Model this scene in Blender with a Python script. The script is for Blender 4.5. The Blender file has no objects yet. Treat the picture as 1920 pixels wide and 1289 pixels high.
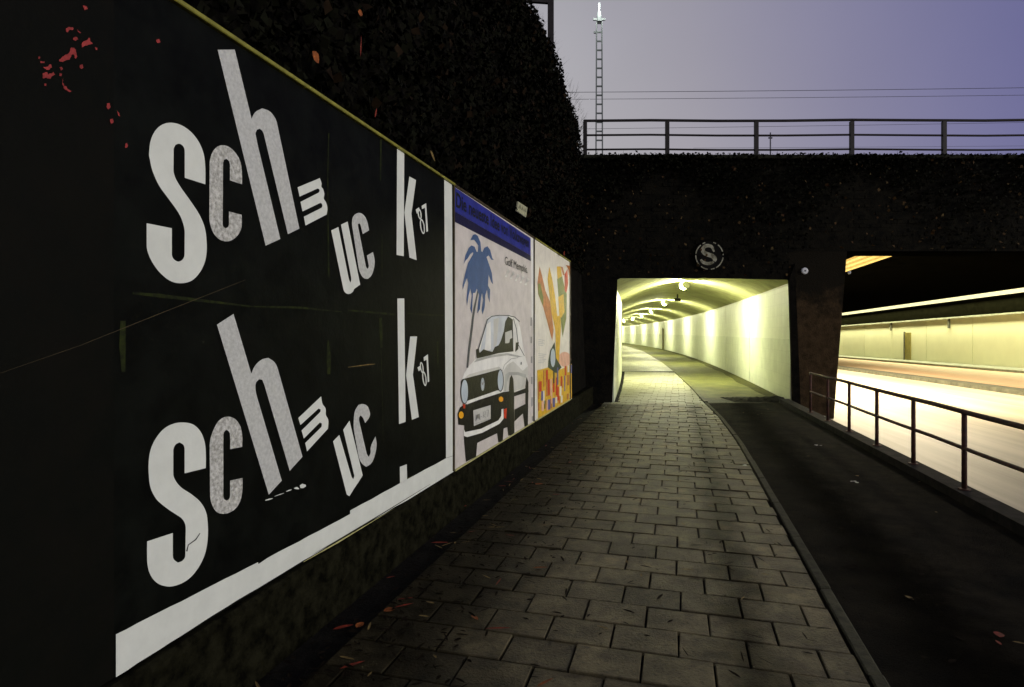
import bpy, bmesh, math, random
import numpy as np
from mathutils import Vector, Matrix

random.seed(7)
RNG = np.random.default_rng(11)
S = bpy.context.scene
C = S.collection

# ------------------------------------------------------------------ camera
F = 1117.0                      # focal length in pixels of a 1920 px wide picture
HZ = 625.0                      # picture row of the horizon
EYE = 1.65
cam_d = bpy.data.cameras.new("camera")
cam = bpy.data.objects.new("camera", cam_d)
C.objects.link(cam)
cam.location = (0, 0, EYE)
cam.rotation_euler = (math.radians(90), 0, 0)
cam_d.sensor_width = 36
cam_d.lens = F / 1920 * 36
cam_d.shift_y = -(644.5 - HZ) / 1920
cam_d.clip_start = 0.05
cam_d.clip_end = 2000
S.camera = cam

# ------------------------------------------------------------------ exposure
S.view_settings.view_transform = 'Standard'
S.view_settings.look = 'None'
S.view_settings.exposure = 0.5
S.view_settings.gamma = 1.0
S.view_settings.use_curve_mapping = False
S.cycles.max_bounces = 8
S.cycles.diffuse_bounces = 5
S.cycles.use_denoising = True

# ------------------------------------------------------------------ world: dusk sky, town glow to the left, violet to the right
W = bpy.data.worlds.new("World")
S.world = W
W.use_nodes = True
nt = W.node_tree
for n in list(nt.nodes):
    nt.nodes.remove(n)
out = nt.nodes.new("ShaderNodeOutputWorld")
bg = nt.nodes.new("ShaderNodeBackground")
tc = nt.nodes.new("ShaderNodeTexCoord")
dot = nt.nodes.new("ShaderNodeVectorMath"); dot.operation = 'DOT_PRODUCT'
dot.inputs[1].default_value = (0.92, 0.0, 0.22)
ramp = nt.nodes.new("ShaderNodeValToRGB")
e = ramp.color_ramp.elements
e[0].position = 0.0; e[0].color = (0.295, 0.290, 0.296, 1)
e[1].position = 1.0; e[1].color = (0.058, 0.062, 0.21, 1)
for p, c in ((0.16, (0.300, 0.294, 0.304)), (0.33, (0.240, 0.231, 0.262)), (0.50, (0.165, 0.16, 0.233)), (0.68, (0.097, 0.098, 0.216))):
    k = e.new(p); k.color = (*c, 1)
sep = nt.nodes.new("ShaderNodeSeparateXYZ")
el = nt.nodes.new("ShaderNodeValToRGB")
el.color_ramp.elements[0].position = 0.0; el.color_ramp.elements[0].color = (1.20, 1.17, 1.10, 1)
el.color_ramp.elements[1].position = 1.0; el.color_ramp.elements[1].color = (0.34, 0.36, 0.46, 1)
k = el.color_ramp.elements.new(0.45); k.color = (0.95, 0.95, 1.0, 1)
mul = nt.nodes.new("ShaderNodeMix"); mul.data_type = 'RGBA'; mul.blend_type = 'MULTIPLY'; mul.inputs[0].default_value = 1.0
nt.links.new(tc.outputs['Generated'], dot.inputs[0])
nt.links.new(dot.outputs['Value'], ramp.inputs[0])
nt.links.new(tc.outputs['Generated'], sep.inputs[0])
nt.links.new(sep.outputs['Z'], el.inputs[0])
nt.links.new(ramp.outputs[0], mul.inputs[6])
nt.links.new(el.outputs[0], mul.inputs[7])
nt.links.new(mul.outputs[2], bg.inputs[0])
bg.inputs[1].default_value = 1.0
cn = nt.nodes.new("ShaderNodeTexNoise"); cn.inputs['Scale'].default_value = 2.2; cn.inputs['Detail'].default_value = 5
cr_ = nt.nodes.new("ShaderNodeMapRange"); cr_.inputs[1].default_value = .3; cr_.inputs[2].default_value = .7; cr_.inputs[3].default_value = .94; cr_.inputs[4].default_value = 1.06
cs = nt.nodes.new("ShaderNodeVectorMath"); cs.operation = 'SCALE'
nt.links.new(tc.outputs['Generated'], cn.inputs['Vector']); nt.links.new(cn.outputs['Fac'], cr_.inputs[0])
nt.links.new(mul.outputs[2], cs.inputs[0]); nt.links.new(cr_.outputs[0], cs.inputs['Scale']); nt.links.new(cs.outputs[0], bg.inputs[0])
nt.links.new(bg.outputs[0], out.inputs[0])

# ------------------------------------------------------------------ the broad dusk light from behind the camera on the right
sun_d = bpy.data.lights.new("dusk_light", 'SUN')
sun_d.energy = 1.3
sun_d.angle = math.radians(16)
sun_d.color = (1.0, 0.95, 0.84)
sun = bpy.data.objects.new("dusk_light", sun_d)
C.objects.link(sun)
sun.rotation_euler = Vector((-0.92, 0.34, -0.20)).to_track_quat('-Z', 'Y').to_euler()
sun.location = (20, -10, 12)

# ================================================================== helpers
def tag(o, label=None, cat=None, group=None, kind=None):
    if label: o['label'] = label
    if cat: o['category'] = cat
    if group: o['group'] = group
    if kind: o['kind'] = kind
    return o

def empty(name, loc=(0, 0, 0), label=None, cat=None, group=None, rz=0.0):
    o = bpy.data.objects.new(name, None)
    C.objects.link(o)
    o.location = loc
    o.rotation_euler = (0, 0, rz)
    o.empty_display_size = 0.2
    return tag(o, label, cat, group)

def link_mesh(name, me, parent=None):
    o = bpy.data.objects.new(name, me)
    C.objects.link(o)
    if parent is not None:
        o.parent = parent
    return o

class MB:
    """collects shapes in world space, links them as one mesh object"""
    def __init__(self):
        self.v = []; self.f = []
    def add(self, vs, fs):
        b = len(self.v)
        self.v += [tuple(x) for x in vs]
        self.f += [tuple(b + i for i in q) for q in fs]
        return self
    def box(self, x0, x1, y0, y1, z0, z1):
        vs = [(x0, y0, z0), (x1, y0, z0), (x1, y1, z0), (x0, y1, z0), (x0, y0, z1), (x1, y0, z1), (x1, y1, z1), (x0, y1, z1)]
        return self.add(vs, [(0, 3, 2, 1), (4, 5, 6, 7), (0, 1, 5, 4), (1, 2, 6, 5), (2, 3, 7, 6), (3, 0, 4, 7)])
    def hexa(self, vs):
        return self.add(vs, [(0, 3, 2, 1), (4, 5, 6, 7), (0, 1, 5, 4), (1, 2, 6, 5), (2, 3, 7, 6), (3, 0, 4, 7)])
    def bar(self, a, b, w, h=None, up=(0, 0, 1)):
        h = h or w
        a = Vector(a); b = Vector(b); d = (b - a).normalized()
        u = Vector(up)
        if abs(d.dot(u)) > 0.95: u = Vector((1, 0, 0))
        s = d.cross(u).normalized(); t = s.cross(d).normalized()
        vs = []
        for p in (a, b):
            for i, j in ((-1, -1), (1, -1), (1, 1), (-1, 1)):
                vs.append(p + s * (i * w / 2) + t * (j * h / 2))
        return self.add(vs, [(3, 2, 1, 0), (4, 5, 6, 7), (0, 1, 5, 4), (1, 2, 6, 5), (2, 3, 7, 6), (3, 0, 4, 7)])
    def tube(self, pts, r, n=8, caps=True):
        pts = [Vector(p) for p in pts]
        b = len(self.v); rings = []
        for i, p in enumerate(pts):
            d = (pts[min(i + 1, len(pts) - 1)] - pts[max(i - 1, 0)]).normalized()
            u = Vector((0, 0, 1)) if abs(d.z) < 0.9 else Vector((1, 0, 0))
            s = d.cross(u).normalized(); t = s.cross(d).normalized()
            rr = r[i] if isinstance(r, (list, tuple)) else r
            ring = []
            for k in range(n):
                a = 2 * math.pi * k / n
                self.v.append(tuple(p + s * (math.cos(a) * rr) + t * (math.sin(a) * rr)))
                ring.append(len(self.v) - 1)
            rings.append(ring)
        for q0, q1 in zip(rings, rings[1:]):
            for k in range(n):
                self.f.append((q0[k], q0[(k + 1) % n], q1[(k + 1) % n], q1[k]))
        if caps:
            self.f.append(tuple(reversed(rings[0]))); self.f.append(tuple(rings[-1]))
        return self
    def lathe(self, prof, axis_o, axis=(0, 0, 1), n=16):
        """prof: (radius, height) list round an axis"""
        ax = Vector(axis).normalized(); o = Vector(axis_o)
        u = Vector((1, 0, 0)) if abs(ax.x) < 0.9 else Vector((0, 1, 0))
        s = ax.cross(u).normalized(); t = ax.cross(s).normalized()
        rings = []
        for r, h in prof:
            ring = []
            for k in range(n):
                a = 2 * math.pi * k / n
                self.v.append(tuple(o + ax * h + s * (math.cos(a) * r) + t * (math.sin(a) * r)))
                ring.append(len(self.v) - 1)
            rings.append(ring)
        for q0, q1 in zip(rings, rings[1:]):
            for k in range(n):
                self.f.append((q0[k], q0[(k + 1) % n], q1[(k + 1) % n], q1[k]))
        self.f.append(tuple(reversed(rings[0]))); self.f.append(tuple(rings[-1]))
        return self
    def prism_xz(self, poly, y0, y1):
        n = len(poly)
        vs = [(x, y0, z) for x, z in poly] + [(x, y1, z) for x, z in poly]
        fs = [tuple(range(n)), tuple(reversed(range(n, 2 * n)))]
        fs += [(i, i + n, (i + 1) % n + n, (i + 1) % n) for i in range(n)]
        return self.add(vs, fs)
    def mesh(self, name, mat, smooth=False, bevel=0.0, origin=None):
        me = bpy.data.meshes.new(name)
        v = self.v
        if origin is not None:
            ox, oy, oz = origin
            v = [(x - ox, y - oy, z - oz) for x, y, z in v]
        me.from_pydata(v, [], self.f)
        bm = bmesh.new(); bm.from_mesh(me)
        bmesh.ops.recalc_face_normals(bm, faces=bm.faces)
        if bevel > 0:
            bmesh.ops.bevel(bm, geom=[ed for ed in bm.edges if len(ed.link_faces) == 2 and ed.calc_face_angle(0) > 0.6],
                            offset=bevel, segments=1, affect='EDGES', clamp_overlap=True)
        bm.to_mesh(me); bm.free()
        if mat: me.materials.append(mat)
        if smooth:
            for p in me.polygons: p.use_smooth = True
        return me
    def build(self, name, mat, parent=None, smooth=False, bevel=0.0):
        """parent is an un-rotated Empty; vertices are stored relative to it"""
        o0 = tuple(parent.location) if parent is not None else None
        if parent is not None and parent.parent is not None:
            o0 = tuple(parent.location + parent.parent.location)
        return link_mesh(name, self.mesh(name, mat, smooth, bevel, o0), parent)

# ------------------------------------------------------------------ materials
def mat(name, col, rough=0.7, spec=0.3, var=0.0, vscale=8.0, col2=None, bump=0.0, bscale=30.0, metal=0.0,
        emit=None, estr=0.0, rnd=0.0, vstretch=None, detail=6.0, shear=None):
    m = bpy.data.materials.new(name); m.use_nodes = True
    t = m.node_tree; b = t.nodes['Principled BSDF']
    b.inputs['Roughness'].default_value = rough
    b.inputs['Specular IOR Level'].default_value = spec
    b.inputs['Metallic'].default_value = metal
    b.inputs['Base Color'].default_value = (*col, 1)
    src = None
    geo = t.nodes.new("ShaderNodeNewGeometry")
    vec = geo.outputs['Position']
    if shear is not None:       # coordinates running along a slanting road: (across, along)
        d1 = t.nodes.new("ShaderNodeVectorMath"); d1.operation = 'DOT_PRODUCT'; d1.inputs[1].default_value = (1, -shear, 0)
        d2 = t.nodes.new("ShaderNodeVectorMath"); d2.operation = 'DOT_PRODUCT'; d2.inputs[1].default_value = (0, 1, 0)
        cb = t.nodes.new("ShaderNodeCombineXYZ")
        t.links.new(vec, d1.inputs[0]); t.links.new(vec, d2.inputs[0]); t.links.new(d1.outputs['Value'], cb.inputs[0]); t.links.new(d2.outputs['Value'], cb.inputs[1]); vec = cb.outputs[0]
    if vstretch:
        mp = t.nodes.new("ShaderNodeMapping"); mp.inputs['Scale'].default_value = vstretch
        t.links.new(vec, mp.inputs[0]); vec = mp.outputs[0]
    if var > 0 or col2:
        n = t.nodes.new("ShaderNodeTexNoise"); n.inputs['Scale'].default_value = vscale
        n.inputs['Detail'].default_value = detail; n.inputs['Roughness'].default_value = 0.65
        t.links.new(vec, n.inputs['Vector'])
        r = t.nodes.new("ShaderNodeValToRGB")
        c2 = col2 or tuple(c * (1 - var) for c in col)
        c1 = col if col2 else tuple(c * (1 + var) for c in col)
        r.color_ramp.elements[0].position = 0.36; r.color_ramp.elements[0].color = (*c2, 1)
        r.color_ramp.elements[1].position = 0.64; r.color_ramp.elements[1].color = (*c1, 1)
        t.links.new(n.outputs['Fac'], r.inputs[0]); src = r.outputs[0]
    if rnd > 0:
        oi = t.nodes.new("ShaderNodeObjectInfo")
        mr = t.nodes.new("ShaderNodeMapRange"); mr.inputs[3].default_value = 1 - rnd; mr.inputs[4].default_value = 1 + rnd
        t.links.new(oi.outputs['Random'], mr.inputs[0])
        mx = t.nodes.new("ShaderNodeVectorMath"); mx.operation = 'SCALE'
        if src is None:
            mx.inputs[0].default_value = col
        else:
            t.links.new(src, mx.inputs[0])
        t.links.new(mr.outputs[0], mx.inputs['Scale']); src = mx.outputs[0]
    if src is not None:
        t.links.new(src, b.inputs['Base Color'])
    if bump > 0:
        n2 = t.nodes.new("ShaderNodeTexNoise"); n2.inputs['Scale'].default_value = bscale
        n2.inputs['Detail'].default_value = 8; n2.inputs['Roughness'].default_value = 0.7
        t.links.new(vec, n2.inputs['Vector'])
        bp = t.nodes.new("ShaderNodeBump"); bp.inputs['Strength'].default_value = bump; bp.inputs['Distance'].default_value = 0.02
        t.links.new(n2.outputs['Fac'], bp.inputs['Height']); t.links.new(bp.outputs[0], b.inputs['Normal'])
    if emit:
        b.inputs['Emission Color'].default_value = (*emit, 1)
        b.inputs['Emission Strength'].default_value = estr
    m['base_socket'] = 1
    return m

def srgb(r, g, b, k=1.0):
    f = lambda c: (c / 255 / 12.92 if c <= 10.3 else ((c / 255 + 0.055) / 1.055) ** 2.4) * k
    return (f(r), f(g), f(b))

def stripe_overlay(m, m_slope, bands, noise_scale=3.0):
    """dirt and painted shadow bands along the path: each band (t0, t1, soft, factor) multiplies the base colour where t = x - slope*y lies inside it"""
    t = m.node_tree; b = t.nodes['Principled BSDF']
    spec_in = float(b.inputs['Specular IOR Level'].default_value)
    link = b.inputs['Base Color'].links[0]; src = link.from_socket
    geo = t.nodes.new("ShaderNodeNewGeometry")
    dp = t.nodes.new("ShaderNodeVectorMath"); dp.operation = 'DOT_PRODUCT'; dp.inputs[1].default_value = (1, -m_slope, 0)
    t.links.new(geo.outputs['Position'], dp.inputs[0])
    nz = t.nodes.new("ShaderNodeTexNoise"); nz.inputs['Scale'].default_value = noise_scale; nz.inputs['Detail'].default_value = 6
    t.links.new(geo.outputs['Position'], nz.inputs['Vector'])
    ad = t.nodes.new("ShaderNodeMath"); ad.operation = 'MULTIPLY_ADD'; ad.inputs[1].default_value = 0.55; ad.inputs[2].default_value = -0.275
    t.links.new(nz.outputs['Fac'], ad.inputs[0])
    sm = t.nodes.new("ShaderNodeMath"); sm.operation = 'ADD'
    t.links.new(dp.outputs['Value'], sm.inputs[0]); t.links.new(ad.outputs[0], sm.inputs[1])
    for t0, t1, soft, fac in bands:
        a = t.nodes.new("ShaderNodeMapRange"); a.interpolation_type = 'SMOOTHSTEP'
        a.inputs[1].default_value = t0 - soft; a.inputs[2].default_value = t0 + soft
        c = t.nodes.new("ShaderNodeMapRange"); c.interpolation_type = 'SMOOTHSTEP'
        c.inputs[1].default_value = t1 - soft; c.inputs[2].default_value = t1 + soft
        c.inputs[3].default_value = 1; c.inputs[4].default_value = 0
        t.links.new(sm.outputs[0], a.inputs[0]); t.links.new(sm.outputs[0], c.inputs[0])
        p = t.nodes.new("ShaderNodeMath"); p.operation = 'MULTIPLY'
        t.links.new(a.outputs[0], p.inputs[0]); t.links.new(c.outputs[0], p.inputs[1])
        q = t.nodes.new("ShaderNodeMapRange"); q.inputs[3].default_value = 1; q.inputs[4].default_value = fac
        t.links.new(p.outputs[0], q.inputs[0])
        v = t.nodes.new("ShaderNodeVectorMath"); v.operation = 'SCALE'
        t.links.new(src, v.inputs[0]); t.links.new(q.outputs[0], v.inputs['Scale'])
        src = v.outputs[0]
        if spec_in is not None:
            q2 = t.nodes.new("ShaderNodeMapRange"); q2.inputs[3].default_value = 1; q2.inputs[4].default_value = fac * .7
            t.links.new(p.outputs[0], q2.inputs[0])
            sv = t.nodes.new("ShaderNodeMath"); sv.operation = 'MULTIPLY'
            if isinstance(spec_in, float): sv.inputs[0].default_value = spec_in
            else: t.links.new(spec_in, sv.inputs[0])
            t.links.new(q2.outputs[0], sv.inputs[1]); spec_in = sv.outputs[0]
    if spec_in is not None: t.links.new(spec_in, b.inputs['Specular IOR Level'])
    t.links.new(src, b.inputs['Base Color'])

M = {}
M['soil'] = mat('soil', (0.009, 0.008, 0.006), 0.95, 0.1, var=0.5, vscale=9, bump=0.9, bscale=35)
M['verge'] = mat('dark_asphalt', (0.022, 0.0175, 0.0105), 0.95, 0.05, col2=(0.0075, 0.0068, 0.0050), vscale=2.2, bump=0.9, bscale=70)
M['bed'] = mat('joint_soil', (0.006, 0.0055, 0.004), 0.95, 0.05, var=0.4, vscale=25)
M['slab'] = mat('concrete_slab', (0.140, 0.115, 0.058), 0.55, 0.26, var=0.40, vscale=6.5, bump=0.7, bscale=55, rnd=0.28)
def blotch(m, scale, lo, p0=.42, p1=.60):
    """uneven stains: a coarse noise darkens patches of the base colour"""
    t = m.node_tree; b = t.nodes['Principled BSDF']; src = b.inputs['Base Color'].links[0].from_socket
    geo = t.nodes.new("ShaderNodeNewGeometry"); nz = t.nodes.new("ShaderNodeTexNoise")
    nz.inputs['Scale'].default_value = scale; nz.inputs['Detail'].default_value = 9; nz.inputs['Roughness'].default_value = .72
    t.links.new(geo.outputs['Position'], nz.inputs['Vector'])
    mr = t.nodes.new("ShaderNodeMapRange"); mr.inputs[1].default_value = p0; mr.inputs[2].default_value = p1; mr.inputs[3].default_value = lo; mr.inputs[4].default_value = 1
    t.links.new(nz.outputs['Fac'], mr.inputs[0])
    v = t.nodes.new("ShaderNodeVectorMath"); v.operation = 'SCALE'
    t.links.new(src, v.inputs[0]); t.links.new(mr.outputs[0], v.inputs['Scale']); t.links.new(v.outputs[0], b.inputs['Base Color'])
blotch(M['slab'], 2.1, .55); blotch(M['slab'], 22, .5, .36, .46); blotch(M['verge'], 6, .5)
stripe_overlay(M['slab'], 0.279, ((-4.0, -0.98, 0.48, 0.20), (0.24, 0.50, 0.13, 0.36)))  # dirt by the wall, then a shadow band painted along the slabs
stripe_overlay(M['verge'], 0.279, ((1.24, 1.75, 0.22, 0.40),))  # shadow band painted into the asphalt colour
M['kerb'] = mat('kerb_stone', (0.058, 0.056, 0.034), 0.85, 0.15, var=0.3, vscale=14, bump=0.5, bscale=60, rnd=0.15)
M['plinth'] = mat('mossy_plinth', (0.0095, 0.0092, 0.0050), 1.0, 0.02, var=0.7, vscale=11, bump=1.0, bscale=28)
M['wall'] = mat('sooty_masonry', (0.005, 0.0045, 0.0035), 0.95, 0.05, var=0.5, vscale=5, bump=1.0, bscale=18)
M['ivy'] = mat('ivy_leaf', (0.0062, 0.0070, 0.0036), 0.8, 0.03, col2=(0.0035, 0.0026, 0.0018), vscale=6)
M['ivy2'] = mat('withered_leaf', (0.011, 0.0068, 0.0035), 0.8, 0.03, var=0.4, vscale=9)
M['ivy3'] = mat('dry_leaf', (0.060, 0.045, 0.018), 0.8, 0.05, col2=(0.045, 0.020, 0.010), vscale=5)
M['trim'] = mat('yellow_trim', (0.20, 0.19, 0.030), 0.5, 0.3, var=0.25, vscale=14)
M['frame'] = mat('brown_frame', (0.045, 0.032, 0.012), 0.6, 0.3, var=0.4, vscale=20)
M['cream_trim'] = mat('cream_trim', (0.42, 0.40, 0.17), 0.55, 0.3, var=0.2, vscale=20)
M['board'] = mat('board_backing', (0.012, 0.013, 0.010), 0.8, 0.1, var=0.3, vscale=8)
M['blackpaper'] = mat('black_paper', (0.0030, 0.0036, 0.0028), 0.55, 0.04, var=0.45, vscale=5, bump=0.2, bscale=9)
M['oldpaper'] = mat('blackened_paper', (0.0046, 0.0044, 0.0032), 0.6, 0.04, col2=(0.0030, 0.0036, 0.0027), vscale=3.0, bump=0.3, bscale=8)
M['white'] = mat('white_print', (0.63, 0.655, 0.605), 0.6, 0.2, var=0.05, vscale=7, bump=0.12, bscale=14)
M['silver'] = mat('silver_print', (0.47, 0.48, 0.46), 0.5, 0.3, var=0.14, vscale=55, bump=0.2, bscale=70)
M['flake'] = mat('flaked_silver_print', (0.62, 0.62, 0.59), 0.6, 0.3, col2=(0.26, 0.26, 0.23), vscale=60, bump=0.3, bscale=70)
M['greenseam'] = mat('green_seam', (0.020, 0.027, 0.004), 0.7, 0.1, col2=(0.004, 0.005, 0.003), vscale=26)
M['red'] = mat('red_scrap', (0.26, 0.030, 0.028), 0.6, 0.2, var=0.3, vscale=40)

# printed colours
def ink(name, c, k=0.74, **kw):
    kw.setdefault('var', 0.09); kw.setdefault('vscale', 6); kw.setdefault('bump', 0.35); kw.setdefault('bscale', 11)
    return mat('print_' + name, srgb(*c, k=k), 0.55, 0.2, **kw)
M['p_ground'] = ink('pale_lilac', (202, 196, 191), k=1.0, bump=0.45, bscale=45)
M['p_blue'] = ink('blue', (44, 52, 150), var=0.25, vscale=4)
M['p_navy'] = ink('navy', (24, 20, 66))
M['p_black'] = ink('black', (22, 22, 16), var=0.2)
M['p_olive'] = ink('dark_olive', (45, 46, 30), var=0.2)
M['p_palm'] = ink('palm_blue', (62, 92, 140), k=0.85, var=0.12)
M['p_trunk'] = ink('grey_blue', (84, 88, 90))
M['p_white'] = ink('white', (232, 232, 226), k=0.95)
M['p_body2'] = ink('body_shade', (206, 206, 198), k=0.92, var=0.10, vscale=3)
M['p_body3'] = ink('body_deep_shade', (176, 178, 172), k=0.9, var=0.15, vscale=4)
M['p_glass'] = ink('pale_glass', (202, 208, 212), k=0.92, var=0.12, vscale=5)
M['p_lamp'] = ink('lamp_grey', (186, 198, 204), k=0.95)
M['p_amber'] = ink('amber', (236, 168, 30), k=0.95)
M['p_grey'] = ink('grey', (150, 150, 146), k=0.9)
M['p_lgrey'] = ink('light_grey', (196, 196, 190), k=0.95)
M['p_paper3'] = ink('paper', (226, 222, 208), k=0.95)
M['p_yellow'] = ink('yellow', (214, 172, 42), k=0.95, var=0.2, vscale=12)
M['p_orange'] = ink('orange', (182, 112, 58), k=0.95, var=0.25, vscale=9)
M['p_red'] = ink('red', (196, 56, 26), k=0.9, var=0.2)
M['p_green'] = ink('green', (118, 128, 52), k=0.85, var=0.3, vscale=8)
M['p_dgreen'] = ink('dark_green', (52, 66, 50), k=0.85, var=0.2)
M['p_violet'] = ink('violet_blue', (92, 92, 150), k=0.9)
M['p_pink'] = ink('pink', (224, 176, 150), k=0.95, var=0.15)

M['brick'] = mat('sooty_brickwork', (0.0095, 0.0085, 0.006), 0.95, 0.05, col2=(0.0035, 0.0035, 0.003), vscale=7, bump=1.0, bscale=22)
M['pier'] = mat('weathered_pier', (0.060, 0.040, 0.022), 0.95, 0.03, col2=(0.026, 0.018, 0.010), vscale=5, bump=1.0, bscale=26, detail=10)
M['coping'] = mat('mossy_coping', (0.018, 0.019, 0.012), 0.95, 0.1, var=0.4, vscale=9, bump=0.8, bscale=25)
M['railblack'] = mat('dark_painted_steel', (0.018, 0.015, 0.016), 0.6, 0.25, var=0.3, vscale=15)
M['rust'] = mat('rusty_railing', (0.10, 0.040, 0.026), 0.7, 0.25, col2=(0.035, 0.020, 0.016), vscale=14, bump=0.4, bscale=60)
M['steel'] = mat('galvanised_steel', (0.14, 0.16, 0.16), 0.5, 0.4, var=0.2, vscale=6)
M['wire'] = mat('wire', (0.10, 0.10, 0.13), 0.6, 0.2)
M['twall'] = mat('tunnel_wall_paint', (0.68, 0.70, 0.57), 0.38, 0.4, var=0.06, vscale=2.5, bump=0.06, bscale=12)
M['tdado'] = mat('tunnel_dado_tile', (0.58, 0.61, 0.48), 0.38, 0.4, var=0.08, vscale=2.5, bump=0.06, bscale=12)
M['vault'] = mat('vault_plaster', (0.33, 0.335, 0.15), 0.75, 0.25, var=0.2, vscale=1.6, bump=0.3, bscale=12)
M['tpath'] = mat('tunnel_paving', (0.27, 0.27, 0.19), 0.55, 0.22, var=0.3, vscale=3.0, bump=0.3, bscale=40)
def tile_overlay(m, w, h, strength=0.12, ax=('Y', 'Z'), offs=0.0, mortar=.006):
    t = m.node_tree; b = t.nodes['Principled BSDF']
    geo = t.nodes.new("ShaderNodeNewGeometry"); sp_ = t.nodes.new("ShaderNodeSeparateXYZ"); cb = t.nodes.new("ShaderNodeCombineXYZ")
    t.links.new(geo.outputs['Position'], sp_.inputs[0]); t.links.new(sp_.outputs[ax[0]], cb.inputs['X']); t.links.new(sp_.outputs[ax[1]], cb.inputs['Y'])
    bk = t.nodes.new("ShaderNodeTexBrick"); bk.offset = offs; bk.inputs['Scale'].default_value = 1.0
    bk.inputs['Brick Width'].default_value = w; bk.inputs['Row Height'].default_value = h; bk.inputs['Mortar Size'].default_value = mortar
    bk.inputs['Color1'].default_value = (1, 1, 1, 1); bk.inputs['Color2'].default_value = (.93, .94, .92, 1); bk.inputs['Mortar'].default_value = (1 - strength * 3,) * 3 + (1,)
    t.links.new(cb.outputs[0], bk.inputs['Vector'])
    mx = t.nodes.new("ShaderNodeMix"); mx.data_type = 'RGBA'; mx.blend_type = 'MULTIPLY'; mx.inputs[0].default_value = 1
    src = b.inputs['Base Color'].links[0].from_socket
    t.links.new(src, mx.inputs[6]); t.links.new(bk.outputs['Color'], mx.inputs[7]); t.links.new(mx.outputs[2], b.inputs['Base Color'])
tile_overlay(M['twall'], .30, .30, .045); tile_overlay(M['tdado'], .30, .30, .055)
tile_overlay(M['tpath'], .347, .268, .13, ('X', 'Y'), .5, .011)
M['tlane'] = mat('tunnel_asphalt', (0.100, 0.104, 0.034), 0.65, 0.10, var=0.3, vscale=1.8, bump=0.4, bscale=50)
M['lamp'] = mat('lamp_glass', (0.9, 0.9, 0.8), 0.3, 0.3, emit=(1.0, 0.98, 0.68), estr=2300.0)
M['fitting'] = mat('lamp_fitting', (0.30, 0.29, 0.20), 0.5, 0.4)
M['baffle'] = bpy.data.materials.new('added_baffle_diffuser'); M['baffle'].use_nodes = True  # translucent, so the discs added at the lamps glow
_t = M['baffle'].node_tree; _t.nodes.remove(_t.nodes['Principled BSDF'])
_tr = _t.nodes.new('ShaderNodeBsdfTranslucent'); _tr.inputs[0].default_value = (.05, .05, .035, 1)
_df = _t.nodes.new('ShaderNodeBsdfDiffuse'); _df.inputs[0].default_value = (.6, .6, .45, 1)
_ad = _t.nodes.new('ShaderNodeAddShader')
_t.links.new(_tr.outputs[0], _ad.inputs[0]); _t.links.new(_df.outputs[0], _ad.inputs[1]); _t.links.new(_ad.outputs[0], _t.nodes['Material Output'].inputs[0])
M['darkfit'] = mat('dark_fitting', (0.02, 0.02, 0.015), 0.5, 0.4)
M['road'] = mat('road_concrete_glow', (0.48, 0.42, 0.30), 0.55, 0.35, col2=(0.27, 0.235, 0.16), vscale=1.3, vstretch=(1.0, 0.035, 1.0), shear=0.2158, bump=0.2, bscale=40)  # streaks in the concrete stand in for headlight glow
M['roadred'] = mat('road_taillight_tint', (0.56, 0.33, 0.19), 0.6, 0.3, col2=(0.54, 0.43, 0.28), vscale=1.1, vstretch=(1.6, 0.03, 1.0), shear=0.2158, bump=0.2, bscale=40)  # tail-light trails painted into the road as ochre streaks
M['median'] = mat('median_concrete', (0.085, 0.085, 0.060), 0.8, 0.2, var=0.3, vscale=3, bump=0.3)
M['walk'] = mat('walkway_concrete', (0.22, 0.23, 0.17), 0.8, 0.2, var=0.2, vscale=2, bump=0.3)
M['uwall'] = mat('underpass_wall_paint', (0.61, 0.61, 0.41), 0.5, 0.3, var=0.03, vscale=0.8, bump=0.15, bscale=10, rnd=0.05)
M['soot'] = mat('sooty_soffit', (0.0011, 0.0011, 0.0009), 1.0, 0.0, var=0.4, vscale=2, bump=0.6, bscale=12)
M['ubeam'] = mat('dark_beam', (0.0025, 0.0025, 0.0013), 1.0, 0.0, var=0.3, vscale=3)
M['tubelight'] = mat('tube_glass', (0.9, 0.9, 0.8), 0.3, 0.3, emit=(1.0, 0.93, 0.52), estr=0.85)
M['louvre'] = mat('amber_louvre_glass', (0.3, 0.25, 0.1), 0.4, 0.3, emit=(1.0, 0.60, 0.15), estr=0.48)
M['door'] = mat('ochre_door', (0.22, 0.19, 0.05), 0.5, 0.3, var=0.2, vscale=3)
M['enamel'] = mat('white_enamel', (0.62, 0.64, 0.68), 0.4, 0.4, var=0.1, vscale=30)
M['signpaint'] = mat('worn_sign_paint', (0.42, 0.42, 0.33), 0.7, 0.2, col2=(0.10, 0.095, 0.06), vscale=9)
M['leaf_red'] = mat('red_leaf', (0.17, 0.022, 0.010), 0.6, 0.2, var=0.4, vscale=30)
M['leaf_orange'] = mat('orange_leaf', (0.20, 0.055, 0.010), 0.6, 0.2, var=0.4, vscale=30)
M['leaf_straw'] = mat('straw_leaf', (0.16, 0.11, 0.035), 0.7, 0.2, var=0.4, vscale=30)
M['leaf_dark'] = mat('rotten_leaf', (0.011, 0.008, 0.005), 0.95, 0.03, var=0.5, vscale=30)
M['masthead'] = mat('floodlight_glass', (0.9, 0.9, 0.9), 0.3, 0.3, emit=(1.0, 1.0, 0.92), estr=8.0)

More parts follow.
